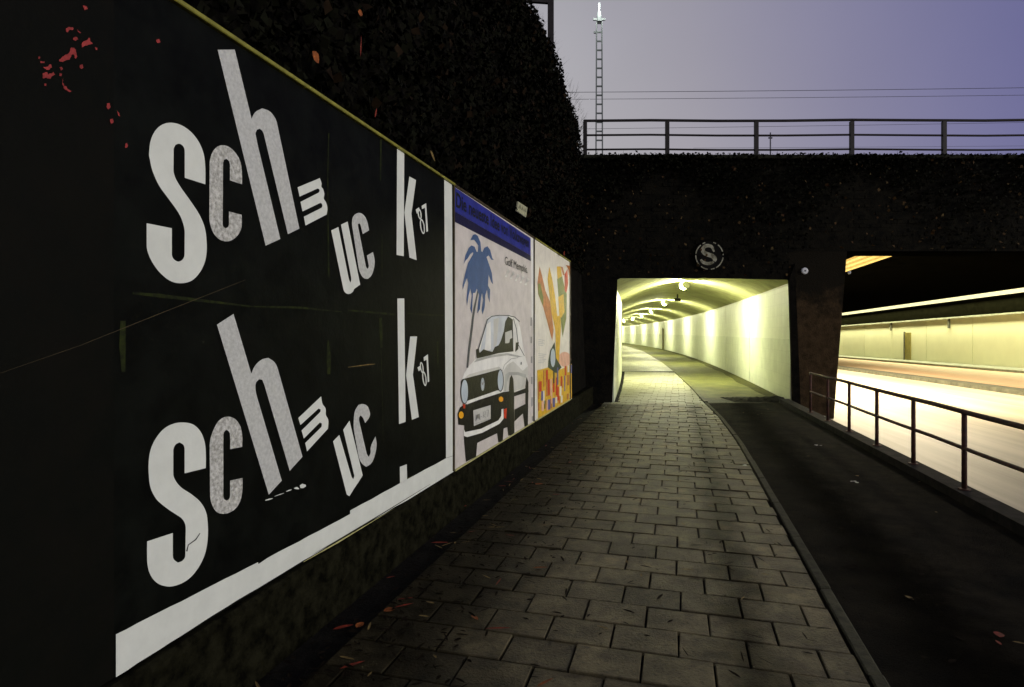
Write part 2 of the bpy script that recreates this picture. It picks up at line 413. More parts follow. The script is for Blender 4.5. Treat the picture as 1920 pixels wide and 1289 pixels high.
def tone_edge(m, other, y0, axis='Y', amp=5.0, soft=.9, invert=False, scale=1.6):
    """blends in another colour on one side of a ragged edge near y0"""
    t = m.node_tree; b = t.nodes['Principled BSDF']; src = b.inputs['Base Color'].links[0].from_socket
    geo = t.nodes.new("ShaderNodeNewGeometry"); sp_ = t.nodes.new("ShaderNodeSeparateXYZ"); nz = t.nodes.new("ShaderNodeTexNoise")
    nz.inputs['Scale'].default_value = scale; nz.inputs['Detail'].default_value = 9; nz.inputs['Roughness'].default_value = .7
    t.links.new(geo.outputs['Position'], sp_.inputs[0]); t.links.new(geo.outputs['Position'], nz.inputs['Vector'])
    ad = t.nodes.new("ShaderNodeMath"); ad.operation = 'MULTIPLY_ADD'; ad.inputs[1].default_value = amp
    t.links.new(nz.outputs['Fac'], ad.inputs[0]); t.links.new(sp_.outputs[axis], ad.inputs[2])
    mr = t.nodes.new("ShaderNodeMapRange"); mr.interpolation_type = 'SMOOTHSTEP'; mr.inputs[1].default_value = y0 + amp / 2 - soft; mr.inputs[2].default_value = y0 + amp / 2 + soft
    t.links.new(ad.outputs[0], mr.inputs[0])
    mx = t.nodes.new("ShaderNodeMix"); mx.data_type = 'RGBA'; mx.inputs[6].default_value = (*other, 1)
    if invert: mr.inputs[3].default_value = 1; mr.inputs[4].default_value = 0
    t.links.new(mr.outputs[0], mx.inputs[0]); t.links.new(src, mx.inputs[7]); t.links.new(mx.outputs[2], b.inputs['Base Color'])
tone_edge(M['tlane'], (0.018, 0.016, 0.010), 15.4, amp=4.0)  # lane darker at the mouth: fading lamp light painted into its colour
tone_edge(M['slab'], (0.37, 0.365, 0.25), 13.9, amp=2.4, soft=.5, invert=True)       # paler slabs inside: lamp light painted into their colour
tone_edge(M['pier'], (0.011, 0.0095, 0.007), 2.35, axis='Z', amp=2.6, soft=.45, invert=True, scale=3.5)   # darker towards the head of the pier

# ------------------------------------------------------------------ measured lines of the place
ML = 0.2793          # the left wall runs along x = XW + ML*y
XW = -2.07
NL = math.sqrt(1 + ML * ML)
DIR = Vector((ML, 1, 0)) / NL
NRM = Vector((1, -ML, 0)) / NL
VPX = 960 + F * ML

def wall_uz(px, py):
    """wall point (distance along the wall, height) measured in the photograph"""
    Y = F * XW / (px - VPX)
    return (Y * NL, EYE - (py - HZ) * Y / F)

def wp(u, z, off=0.0):
    p = Vector((XW, 0, 0)) + DIR * u + NRM * off
    return Vector((p.x, p.y, z))

def wallY(px):
    return F * XW / (px - VPX)

def ground(px, py, z=0.0):
    Y = F * (EYE - z) / (py - HZ)
    return Vector(((px - 960) / F * Y, Y, z))

def at(px, py, Y):
    return Vector(((px - 960) / F * Y, Y, EYE - (py - HZ) * Y / F))

# kerb line between paving and asphalt
KP = [(-8, -1.31), (2.78, 1.69), (9, 3.42), (11.9, 4.12), (14.2, 4.58), (18, 5.42), (24.6, 6.75), (33.5, 8.45), (52.7, 11.7), (75, 14.4), (104, 16.4)]
def kerbx(y):
    for (y0, x0), (y1, x1) in zip(KP, KP[1:]):
        if y <= y1:
            break
    return x0 + (x1 - x0) * (y - y0) / (y1 - y0)
MR = 0.237; XR = 3.11   # path railing: x = XR + MR*y
TS = 14.2               # face of the bridge
def tun_r(y):
    d = y - TS
    return 6.66 + 0.245 * d - 0.0012 * d * d
def tun_l(y):
    d = y - TS
    return tun_r(y) - (4.24 + 0.03 * min(d, 30))
MU = 0.2158             # road under the bridge
def ux(c, y): return c + MU * y
def rz(y): return -0.20 - 0.0134 * y

# ================================================================== GROUND, PATH, ROAD
g = MB(); g.add([(-400, -120, -3.2), (500, -120, -3.2), (500, 700, -3.2), (-400, 700, -3.2)], [(0, 1, 2, 3)])
tag(g.build('ground', M['soil']), kind='structure')

# soil strip (gutter) along the wall and the bed under the slabs, one sheet each
def strip(xa, xb, ys, z, zb=None):
    mb = MB()
    vs = []; fs = []
    for y in ys:
        vs.append((xa(y), y, z)); vs.append((xb(y), y, z if zb is None else zb))
    for i in range(len(ys) - 1):
        fs.append((2 * i, 2 * i + 1, 2 * i + 3, 2 * i + 2))
    mb.add(vs, fs)
    return mb
def frange(a, b, n): return [a + (b - a) * i / n for i in range(n + 1)]

gy = frange(-8, 14.5, 30)
gut = strip(lambda y: XW + ML * y - 0.05, lambda y: XW + ML * y + 0.32, gy, -0.035)
tag(gut.build('gutter', M['soil']), kind='structure')
paving = strip(lambda y: XW + ML * y + 0.30 if y < TS else tun_l(y) - .05, lambda y: kerbx(y), gy[:-1] + [TS - .001] + frange(TS, 26.2, 20), -0.022).build('paving', M['bed'])
tag(paving, kind='structure')
verge_o = strip(lambda y: kerbx(y) + 0.02, lambda y: XR + MR * y + 0.02, frange(-8, 14.2, 40), -0.012)
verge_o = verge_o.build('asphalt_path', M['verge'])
tag(verge_o, kind='structure')

# ---- slabs: rows across the path, half-bond
SL_W, SL_L, GAP = 0.347, 0.268, 0.0115
def slab_mesh(w, l, name='slab'):
    bm = MB()
    b = 0.004; h = 0.05
    w /= 2; l /= 2
    j = lambda s: random.uniform(-s, s)
    base = [(-w, -l, -h), (w, -l, -h), (w, l, -h), (-w, l, -h)]
    mid = [(-w + j(.002), -l + j(.002), -b), (w + j(.002), -l + j(.002), -b), (w + j(.002), l + j(.002), -b), (-w + j(.002), l + j(.002), -b)]
    top = [(-w + b, -l + b, 0), (w - b, -l + b, 0), (w - b, l - b, 0), (-w + b, l - b, 0)]
    vs = base + mid + top
    fs = [(8, 9, 10, 11)]
    for i in range(4):
        k = (i + 1) % 4
        fs.append((4 + i, 4 + k, 8 + k, 8 + i)); fs.append((i, k, 4 + k, 4 + i))
    bm.add(vs, fs)
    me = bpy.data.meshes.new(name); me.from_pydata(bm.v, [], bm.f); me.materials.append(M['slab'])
    return me
variants = [slab_mesh(SL_W - GAP, SL_L - GAP) for _ in range(8)]
PD = Vector((0.279, 1, 0)).normalized(); PT = Vector((1, -0.279, 0)).normalized()
slabs = []
row = 0
s = 0.6
while s < 26.0:
    mid = PD * s
    # lateral limits of this row (perpendicular to the path)
    tl = (XW + 0.30) / NL
    if s * PD.y > TS - .25: tl = max(tl if s * PD.y < TS + .4 else -9, (tun_l(min(max(s * PD.y, TS), 26)) + .02 - 0.279 * s * PD.y) / NL + .05)
    # where does the row meet the kerb
    tr = 1.0
    for _ in range(4):
        p = PD * s + PT * tr
        tr += (kerbx(p.y) - 0.012 - p.x) / NL
    off = (0.5 if row % 2 else 0.0) * SL_W + random.uniform(-0.02, 0.02)
    k0 = math.floor((tl - off) / SL_W)
    k = k0
    while True:
        a = k * SL_W + off; b = a + SL_W
        k += 1
        if a > tr: break
        a2 = max(a, tl); b2 = min(b, tr)
        if b2 - a2 < 0.06:
            continue
        c = PD * (s + random.uniform(-.002, .002)) + PT * ((a2 + b2) / 2)
        slabs.append((c, b2 - a2, abs((b2 - a2) - SL_W) < 1e-4))
    s += SL_L; row += 1
# show the nearest 300 in front of the camera singly, the rest joined
def shown(c):
    if c.y < 1.9: return 1e9
    px = 960 + F * c.x / c.y; py = HZ + F * EYE / c.y
    if px < 150 or px > 1750 or py > 1420: return 1e9
    return c.y
slabs.sort(key=lambda q: shown(q[0]))
ang = math.atan2(PD.y, PD.x) - math.pi / 2
rest = MB()
for i, (c, w, full) in enumerate(slabs):
    z = random.gauss(0, 0.003)
    rx, ry = random.gauss(0, .005), random.gauss(0, .005)
    mesh = random.choice(variants) if full else None
    if i < 296:
        if mesh is None: mesh = slab_mesh(w - GAP, SL_L - GAP)
        o = link_mesh('slab', mesh, paving)
        o.location = (c.x, c.y, z); o.rotation_euler = (rx, ry, ang + random.gauss(0, .004))
    else:
        mesh = mesh or slab_mesh(w - GAP, SL_L - GAP)
        mt = Matrix.Translation((c.x, c.y, z)) @ Matrix.Rotation(ang, 4, 'Z') @ Matrix.Rotation(rx, 4, 'X')
        rest.add([mt @ v.co for v in mesh.vertices], [tuple(p.vertices) for p in mesh.polygons])
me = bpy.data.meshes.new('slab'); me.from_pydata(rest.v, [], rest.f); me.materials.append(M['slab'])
o = link_mesh('slab', me, paving); o['kind'] = 'stuff'

# ---- kerb: one stone after the other
kerb = strip(lambda y: kerbx(y) - 0.004, lambda y: kerbx(y) + 0.082, frange(-8, 14.2, 40), -0.009).build('kerb', M['bed'])
tag(kerb, kind='structure')
y = -1.0
while y < 14.1:
    y1 = min(y + 0.97, 14.18)
    mb = MB()
    dz = random.uniform(-.004, .004); dx = random.uniform(-.004, .004)
    xa, xb = kerbx(y + .006), kerbx(y1 - .006)
    mb.hexa([(xa + dx, y + .006, -.06), (xa + .074 + dx, y + .006, -.06), (xb + .074 + dx, y1 - .006, -.06), (xb + dx, y1 - .006, -.06),
             (xa + dx, y + .006, .006 + dz), (xa + .074 + dx, y + .006, .006 + dz), (xb + .074 + dx, y1 - .006, .006 + dz), (xb + dx, y1 - .006, .006 + dz)])
    o = link_mesh('kerb_stone', mb.mesh('kerb_stone', M['kerb'], bevel=0.008), kerb)
    y = y1

# ---- road on the right, sloping down under the bridge
def uroad(name, m, c0, c1, y0, y1, dz=0.0, n=12):
    mb = MB()
    ys = frange(y0, y1, n)
    vs = []; fs = []
    for yy in ys:
        vs += [(ux(c0, yy), yy, rz(yy) + dz), (ux(c1, yy), yy, rz(yy) + dz)]
    for i in range(n): fs.append((2 * i, 2 * i + 1, 2 * i + 3, 2 * i + 2))
    mb.add(vs, fs)
    return tag(mb.build(name, m), kind='structure')
uroad('road', M['road'], 2.6, 12.95, -12, 112)
uroad('far_road', M['roadred'], 13.70, 21.9, -12, 112)
def uslab(name, m, c0, c1, y0, y1, h, n=10, parent=None, h0=-0.4, kind='structure'):
    mb = MB()
    ys = frange(y0, y1, n)
    for ya, yb in zip(ys, ys[1:]):
        ga = 0.004
        mb.hexa([(ux(c0, ya), ya, rz(ya) + h0), (ux(c1, ya), ya, rz(ya) + h0), (ux(c1, yb), yb, rz(yb) + h0), (ux(c0, yb), yb, rz(yb) + h0),
                 (ux(c0, ya), ya, rz(ya) + h), (ux(c1, ya), ya, rz(ya) + h), (ux(c1, yb), yb, rz(yb) + h), (ux(c0, yb), yb, rz(yb) + h)])
    o = mb.build(name, m, parent)
    if kind: o['kind'] = kind
    return o
uslab('median_kerb', M['median'], 12.95, 13.70, -12, 112, 0.16, n=1)
uslab('far_walkway', M['walk'], 21.9, 24.24, -12, 112, 0.14, n=1)

# ================================================================== LEFT RETAINING WALL
HT = 6.52
def wall_face(z): return -0.10 - 0.26 * max(0, z + .5) / 6.9
rw = empty('retaining_wall', wp(4, 0), 'tall dark ivy-covered retaining wall behind the row of posters on the left', 'wall')
mb = MB()
def wallbox(u0, u1, o0, o1, z0, z1):
    return [wp(u0, z0, o0), wp(u0, z0, o1), wp(u1, z0, o1), wp(u1, z0, o0), wp(u0, z1, o0), wp(u0, z1, o1), wp(u1, z1, o1), wp(u1, z1, o0)]
UEND = 14.22 * NL
q_ = wallbox(-8, UEND, -0.75, -0.10, -0.5, HT)
q_[5] = wp(-8, HT, wall_face(HT)); q_[6] = wp(UEND, HT, wall_face(HT))
mb.hexa(q_)
mb.build('masonry', M['wall'], rw)
mb = MB(); mb.hexa(wallbox(-8, UEND, -0.098, 0.035, -0.35, 0.375)); mb.build('plinth', M['plinth'], rw, bevel=0.015)
mb = MB(); mb.hexa(wallbox(-8, UEND, -0.80, wall_face(HT) + .05, HT + .002, HT + 0.14)); mb.build('coping', M['coping'], rw, bevel=0.02)
# embankment behind it
mb = MB()
mb.add([wp(-8, -3.1, -0.76), wp(UEND + .2, -3.1, -0.76), wp(UEND + .2, HT, -0.76), wp(-8, HT, -0.76),
        wp(-8, -3.1, -40), wp(UEND + .2, -3.1, -40), wp(UEND + .2, HT + .6, -40), wp(-8, HT + .6, -40)],
       [(0, 1, 2, 3), (4, 7, 6, 5), (3, 2, 6, 7), (0, 3, 7, 4), (1, 5, 6, 2)])
tag(mb.build('embankment', M['soil']), kind='structure')

# ---- ivy: countless leaves
def leaves(name, pts, nrm_fn, size, m, spread=0.9):
    n = len(pts)
    V = np.zeros((n, 4, 3))
    nr = np.array([nrm_fn] * n) if not callable(nrm_fn) else nrm_fn(pts)
    nr = nr + RNG.normal(0, spread, (n, 3)); nr /= np.linalg.norm(nr, axis=1)[:, None]
    dn = np.tile(np.array([0, 0, -1.0]), (n, 1)) + RNG.normal(0, .55, (n, 3))
    dn -= nr * np.sum(dn * nr, axis=1)[:, None]; dn /= np.linalg.norm(dn, axis=1)[:, None]
    sd = np.cross(nr, dn)
    sz = size * RNG.uniform(.55, 1.35, n)[:, None]
    V[:, 0] = pts
    V[:, 1] = pts + dn * sz * .5 + sd * sz * .45 + nr * sz * .14
    V[:, 2] = pts + dn * sz
    V[:, 3] = pts + dn * sz * .5 - sd * sz * .45 + nr * sz * .14
    me = bpy.data.meshes.new(name)
    me.vertices.add(n * 4); me.vertices.foreach_set('co', V.reshape(-1))
    me.loops.add(n * 4); me.loops.foreach_set('vertex_index', np.arange(n * 4))
    me.polygons.add(n); me.polygons.foreach_set('loop_start', np.arange(n) * 4)
    me.update(calc_edges=True)
    me.materials.append(m)
    return me

def wall_pts(n, u0, u1, z0, z1, o0, o1):
    u = RNG.uniform(u0, u1, n); z = RNG.uniform(z0, z1, n)
    clump = 0.5 + 0.5 * np.sin(u * 2.3 + 1.7 * np.sin(z * 2.1)) * np.sin(z * 3.1 + 1.3 * np.cos(u * 1.7))
    off = o0 + (o1 - o0) * RNG.uniform(0, 1, n) * (0.35 + 0.65 * clump) - 0.26 * (np.minimum(z, HT) + .5) / 6.9 - .10 - .20 * np.clip((u - 11.0) / 3.2, 0, 1)
    p = np.zeros((n, 3))
    p[:, 0] = XW + DIR.x * u + NRM.x * off
    p[:, 1] = DIR.y * u + NRM.y * off
    p[:, 2] = z
    return p
nw = np.array(NRM)
P = np.concatenate([wall_pts(44000, 0.5, UEND, 3.08, HT + .1, .16, 0.36), wall_pts(11000, 1.0, UEND, HT - .35, HT + .22, -0.05, 0.30),
                    wall_pts(4000, 5.0, 11.0, HT + .0, HT + .42, -0.1, 0.25)])
tag(link_mesh('ivy', leaves('ivy', P, nw, 0.060, M['ivy'])), 'dark ivy covering the retaining wall above the posters', 'ivy', kind='stuff')
# thin shoots standing out of the ivy
sh = MB()
for _ in range(1500):
    u = random.uniform(1, UEND); z = HT + random.uniform(-.5, .25)
    if random.random() < .4: z = random.uniform(3.2, HT)
    a_ = wp(u, z, wall_face(z) + random.uniform(.1, .26)); d_ = NRM * random.uniform(.2, 1) + Vector((0, 0, random.uniform(.2, 1.2))) + DIR * random.gauss(0, .6)
    b_ = a_ + d_.normalized() * random.uniform(.06, .28); w_ = Vector((.004, .004, .003))
    sh.add([a_ - w_, a_ + w_, b_], [(0, 1, 2)])
me = bpy.data.meshes.new('ivy_shoots'); me.from_pydata(sh.v, [], sh.f); me.materials.append(M['ivy'])
tag(link_mesh('ivy_shoots', me), 'thin bare shoots standing out of the wall ivy', 'ivy', kind='stuff')
P = wall_pts(800, 0.5, UEND, 3.1, HT, 0.30, 0.38)
tag(link_mesh('withered_ivy', leaves('withered_ivy', P, nw, 0.075, M['ivy2'])), 'brown withered leaves scattered through the wall ivy', 'ivy', kind='stuff')

# ================================================================== BILLBOARDS
def corner_flags(P, deg):
    n = len(P); fl = []
    for i in range(n):
        a = P[i] - P[i - 1]; b = P[(i + 1) % n] - P[i]
        if a.length < 1e-9 or b.length < 1e-9: fl.append(True); continue
        fl.append(math.degrees(a.angle(b, 0)) > deg)
    return fl
def smooth_poly(pts, deg=48, k=5):
    P = [Vector((x, y, 0)) for x, y in pts]; n = len(P)
    fl = corner_flags(P, deg); T = []
    for i in range(n):
        a = P[i] - P[i - 1]; b = P[(i + 1) % n] - P[i]
        if a.length > 2.2 * b.length: d = a
        elif b.length > 2.2 * a.length: d = b
        else: d = a.normalized() + b.normalized()
        T.append(d.normalized())
    outp = []
    for i in range(n):
        j = (i + 1) % n; L = (P[j] - P[i]).length; ch = (P[j] - P[i]).normalized()
        t0 = ch if fl[i] else T[i]; t1 = ch if fl[j] else T[j]
        if fl[i] and fl[j] or (t0.dot(ch) > .9995 and t1.dot(ch) > .9995):
            outp.append((P[i].x, P[i].y)); continue
        for q in range(k):
            s = q / k; h00 = 2*s**3 - 3*s*s + 1; h10 = s**3 - 2*s*s + s; h01 = -2*s**3 + 3*s*s; h11 = s**3 - s*s
            p = P[i] * h00 + t0 * (L * h10) + P[j] * h01 + t1 * (L * h11)
            outp.append((p.x, p.y))
    return outp
def ellipse(cx, cy, rx, ry, n=28, rot=0.0):
    o = []
    for k in range(n):
        a = 2 * math.pi * k / n
        x = rx * math.cos(a); y = ry * math.sin(a)
        o.append((cx + x * math.cos(rot) - y * math.sin(rot), cy + x * math.sin(rot) + y * math.cos(rot)))
    return o
def stroke(pts, w):
    """outline of a polyline; w a number or one width per point"""
    L = []; R = []
    for i, (x, y) in enumerate(pts):
        a = pts[max(i - 1, 0)]; b = pts[min(i + 1, len(pts) - 1)]
        dx, dy = b[0] - a[0], b[1] - a[1]; d = math.hypot(dx, dy) or 1
        ww = (w[i] if isinstance(w, (list, tuple)) else w) / 2
        L.append((x - dy / d * ww, y + dx / d * ww)); R.append((x + dy / d * ww, y - dx / d * ww))
    return L + R[::-1]
def crop(ox, oy, s):
    return lambda pts: [(ox + x / s, oy + y / s) for x, y in pts]
ID = lambda pts: pts

APART = {'stripe_print', 'paper_scrap', 'spike_print', 'edge_mark', 'car_headlight_print', 'car_chrome_print', 'indicator_print', 'car_bumper_print', 'palm_print', 'car_interior_print', 'bottle_print'}
def flat_print(name, polys, m, parent, off):
    """flat print lying on the poster; polys in (u, z) wall coordinates; pieces that lie apart become parts of their own"""
    if name in APART and len(polys) > 1:
        return [flat_print(name, [pl], m, parent, off + k * .00005) for k, pl in enumerate(polys)]
    bm = bmesh.new(); o0 = Vector(parent.location)
    if parent.parent: o0 = o0 + Vector(parent.parent.location)
    for k, pl in enumerate(polys):
        vs = [bm.verts.new(wp(u, z, off + k * 0.00005) - o0) for u, z in pl]
        f = bm.faces.new(vs); f.normal_update()
        if f.normal.dot(NRM) < 0: f.normal_flip()
    bmesh.ops.triangulate(bm, faces=bm.faces, quad_method='BEAUTY', ngon_method='EAR_CLIP')
    bmesh.ops.remove_doubles(bm, verts=bm.verts, dist=.0003)
    me = bpy.data.meshes.new(name); bm.to_mesh(me); bm.free()
    me.materials.append(m)
    return link_mesh(name, me, parent)
def uz(pts): return [wall_uz(x, y) for x, y in pts]
def draw(name, cr, polys, m, parent, off, sm=True, deg=48):
    return flat_print(name, [uz(cr(smooth_poly(p, deg) if sm else p)) for p in polys], m, parent, off)

ZB, ZT = 0.385, 3.005
def billboard(px0, px1, label, paper, u_override=None, trims=None):
    u0 = u_override[0] if u_override else wallY(px0) * NL
    u1 = u_override[1] if u_override else wallY(px1) * NL
    b = empty('billboard', wp((u0 + u1) / 2, ZB), label, 'billboard', 'billboards along the retaining wall')
    mb = MB(); mb.hexa(wallbox(u0 + .003, u1 - .003, -0.097, -0.012, ZB - .004, ZT)); mb.build('backing', M['board'], b)
    mb = MB(); mb.hexa(wallbox(u0 + (.006 if px0 > 300 else -.0003), u1 - .006, -0.0115, 0.0, ZB, ZT - .003)); mb.build('poster', paper, b)
    return b, u0, u1

# --- the black poster
b1, u0, u1 = billboard(214, 850.5, 'long black poster with slanted white lettering spelling a word twice', M['blackpaper'])
mb = MB(); mb.hexa(wallbox(u0, u1, -0.05, 0.020, ZT + .001, ZT + 0.023)); mb.build('top_trim', M['trim'], b1, bevel=.004)
mb = MB(); mb.hexa(wallbox(u1 - .028, u1 - .004, 0.001, 0.016, ZB, ZT)); mb.build('side_trim', M['frame'], b1)
A = crop(260, 80, 2.687); B = crop(540, 240, 4.028); Cc = crop(260, 560, 2.3425); D = crop(600, 540, 3.143)
OF = 0.0022
def letter(cr, polys, m, sm=True, deg=48): return draw('letter', cr, polys, m, b1, OF, sm, deg)
letter(A, [[(150,405),(200,412),(255,445),(300,500),(325,560),(333,620),(334,715),(230,682),(230,560),(226,530),(212,514),(197,511),(182,517),(174,540),(173,640),(182,680),(210,730),(260,800),(305,870),(330,930),(340,1000),(340,1060),(330,1110),(305,1160),(265,1200),(215,1213),(165,1205),(110,1165),(65,1105),(42,1050),(38,1020),(38,911),(165,936),(165,1065),(170,1085),(185,1100),(200,1104),(218,1095),(229,1070),(230,960),(224,920),(205,870),(150,790),(100,720),(65,640),(52,580),(50,560),(57,500),(78,450),(110,418)]], M['white'])
letter(A, [[(418,518),(450,525),(485,555),(510,600),(518,650),(519,715),(458,695),(458,620),(452,597),(440,586),(428,592),(423,612),(421,910),(425,928),(437,937),(449,928),(453,910),(453,852),(517,868),(517,925),(505,960),(480,988),(448,1002),(410,995),(378,965),(358,915),(354,880),(355,620),(360,580),(375,545),(395,525)]], M['flake'])
letter(A, [[(396,37),(482,36),(567,385),(585,352),(620,332),(655,345),(685,380),(698,420),(808,938),(750,966),(633,480),(622,447),(608,435),(594,440),(587,462),(600,525),(712,990),(638,1024)]], M['silver'])
letter(B, [[(70,450),(238,380),(251,420),(250,446),(262,462),(272,500),(268,535),(284,562),(295,605),(290,655),(130,738),(117,672),(250,605),(258,588),(252,571),(238,569),(107,632),(92,560),(225,492),(237,478),(232,463),(218,460),(85,520)]], M['white'], True, 40)
letter(B, [[(324,775),(378,750),(457,1140),(468,1170),(475,1150),(470,1105),(398,732),(448,708),(543,1185),(500,1215),(490,1235),(470,1252),(450,1256),(430,1245),(415,1215)]], M['white'], True, 40)
letter(B, [[(510,650),(540,643),(570,660),(595,705),(610,775),(562,803),(547,740),(538,722),(527,727),(528,750),(586,1045),(597,1066),(606,1055),(607,1035),(594,965),(640,938),(653,1010),(645,1070),(625,1120),(600,1142),(570,1135),(545,1100),(530,1050),(485,760),(482,700),(492,668)]], M['silver'])
letter(B, [[(822,148),(876,183),(872,970),(818,960)], [(915,368),(965,395),(930,650),(970,1000),(915,980),(877,640)]], M['white'], False)
# '87, upper: 8 leaning, two loops, then 7
def loop(cx, cy, rx, ry, w, rot):
    o = ellipse(cx, cy, rx, ry, 20, rot); i = ellipse(cx, cy, max(rx - w, 1.5), ry - w * 1.5, 20, rot)
    return [o[k:k + 2] + i[k:k + 2][::-1] if k < 19 else [o[19], o[0], i[0], i[19]] for k in range(20)]
draw('letter', B, [[(962,618),(988,600),(992,628),(972,650)]] + loop(992, 652, 14, 42, 8, -.16) + loop(1012, 746, 17, 58, 8, -.16) +
     [[(1006,590),(1040,569),(1054,781),(1042,788),(1030,604),(1008,615)]], M['white'], b1, OF, False)
letter(Cc, [[(200,545),(240,555),(270,585),(288,630),(293,680),(293,745),(200,768),(200,670),(196,645),(178,632),(160,642),(150,670),(150,770),(160,800),(185,830),(230,860),(270,895),(293,935),(301,980),(301,1060),(290,1120),(262,1180),(220,1230),(170,1258),(125,1265),(80,1250),(50,1215),(37,1170),(35,1130),(35,1067),(148,1030),(148,1125),(152,1145),(170,1160),(190,1152),(203,1130),(205,1020),(200,985),(180,960),(120,920),(75,880),(50,830),(43,780),(42,720),(52,660),(80,605),(115,568),(155,549)]], M['white'])
letter(Cc, [[(380,520),(415,525),(442,555),(453,600),(453,652),(400,662),(400,610),(396,586),(385,577),(374,586),(370,606),(370,865),(374,882),(385,888),(396,880),(400,863),(400,800),(455,788),(453,850),(440,900),(415,930),(380,945),(345,940),(322,910),(312,860),(310,650),(315,610),(330,570),(352,535)]], M['flake'])
letter(Cc, [[(342,115),(415,68),(493,330),(510,295),(540,268),(568,261),(595,280),(610,310),(718,695),(662,757),(552,385),(541,357),(527,355),(514,370),(512,402),(525,455),(627,800),(570,862)]], M['silver'])
letter(Cc, [[(700,525),(800,430),(807,465),(819,482),(821,512),(831,532),(830,572),(738,672),(730,635),(800,566),(803,549),(794,545),(724,615),(714,580),(795,500),(798,487),(788,484),(709,556)]], M['white'], True, 40)
letter(D, [[(75,905),(112,867),(183,1110),(194,1128),(200,1105),(135,837),(172,783),(250,1105),(222,1150),(198,1185),(172,1228),(155,1215)]], M['white'], True, 40)
letter(D, [[(225,690),(250,685),(275,695),(290,725),(292,755),(265,797),(250,765),(238,752),(229,765),(230,790),(273,975),(285,997),(296,975),(297,940),(325,875),(332,920),(322,985),(300,1035),(270,1055),(245,1035),(225,990),(200,850),(197,790),(205,725)]], M['silver'])
letter(D, [[(454,63),(495,63),(503,790),(464,803)], [(530,287),(571,287),(546,512),(581,762),(540,778),(506,515)]], M['white'], False)
draw('letter', D, [[(573,470),(588,460),(592,482),(580,492)]] + loop(598, 470, 10, 33, 6, -.14) + loop(613, 536, 12, 44, 6.5, -.14) +
     [[(608,410),(633,392),(641,552),(632,557),(625,424),(610,432)]], M['white'], b1, OF, False)
draw('letter', D, [[(469,1055),(510,1040),(512,1130),(470,1158)]], M['white'], b1, OF, False)
# white margins of the poster
def draw_wobble(pts, amp=0.5):
    o = []
    for (x0, y0), (x1, y1) in zip(pts, pts[1:] + pts[:1]):
        n = max(1, int(math.hypot(x1 - x0, y1 - y0) / 22))
        for k in range(n):
            t = k / n
            o.append((x0 + (x1 - x0) * t, y0 + (y1 - y0) * t + (random.uniform(-amp, amp) if 0 < k else 0)))
    return o
flat_print('white_margin', [uz(draw_wobble([(216.6,1189.6),(483,1054.5),(484,1058),(500,1047),(656,964),(656,957.5),(836,859.5),(850,855),(850,887),(816,907),(567,1052),(400,1153),(216.6,1270)], .7))], M['white'], b1, OF)
flat_print('white_margin', [uz([(832.5,334.5),(847,343.5),(850,854.5),(836,859),(834,620)])], M['white'], b1, OF)
flat_print('torn_edge', [uz(stroke([(568,1054),(640,1013),(720,966),(816,909)], [1.0, 3.0, 3.0, .8]))], M['cream_trim'], b1, OF + .001)
flat_print('torn_edge', [uz(stroke([(585,1040),(640,1009),(720,961),(806,908)], [.3, 2.2, 1.8, .3]))], M['p_olive'], b1, OF + .0015)
# sheet seams showing green, scratches
def seam(name, pts, w, m, off=OF - .0008): return flat_print(name, [uz(stroke(pts, w))], m, b1, off)
for pts, w in (([(248,550),(300,555),(395,566),(470,575)], [4, 7, 5, 2]), ([(470,575),(560,577),(640,585)], [1.5, 4, 1.5]), ([(652,582),(730,589),(742,590)], [3, 4, 3]), ([(764,588),(800,591),(832,592)], [2, 3.5, 2]),
               ([(230,602),(229,650),(231,698)], [10, 12, 7]), ([(615,638),(616,670),(616,702)], [2, 8, 6]), ([(713,596),(714,620),(715,652)], [5, 6, 4]), ([(714,655),(717,760),(718,826)], [1.2, 1.2, 1]),
               ([(616,250),(614,330),(616,520)], [2, 1.6, 3]), ([(714,262),(713,340)], [3, 1.5]), ([(716,440),(716,520)], [2, 1.5]), ([(820,640),(821,690)], [3, 2])):
    seam('sheet_seam', pts, w, M['greenseam'])
for pts_, w_ in (([(497,938.5),(504,936.5),(511,935)], [1.5, 2.6, .8]), ([(514,931),(524,927.5),(532,925)], [.6, 1.4, .6]), ([(536,922),(541,920),(546,918.5)], [1, 2.2, .8]), ([(551,916),(556,915.5),(560,917)], [1.5, 4.5, 1.5]), ([(562,913),(567,911.5),(573,911)], [5, 8.5, 3])):
    seam('paper_tear', pts_, w_, M['white'], OF)
seam('paper_tear', [(652,689),(690,684),(703,683)], [1, 2, 1], M['leaf_straw'])
seam('ink_crack', [(349,1034),(352,1022),(366,1012),(374,1000)], [2.5, 1.5, 2, 1.2], M['p_black'], OF + .001)
seam('scratch', [(0,700),(150,648),(300,588),(460,525)], [.4, .8, 1.2, .5], M['frame'], OF - .0004)

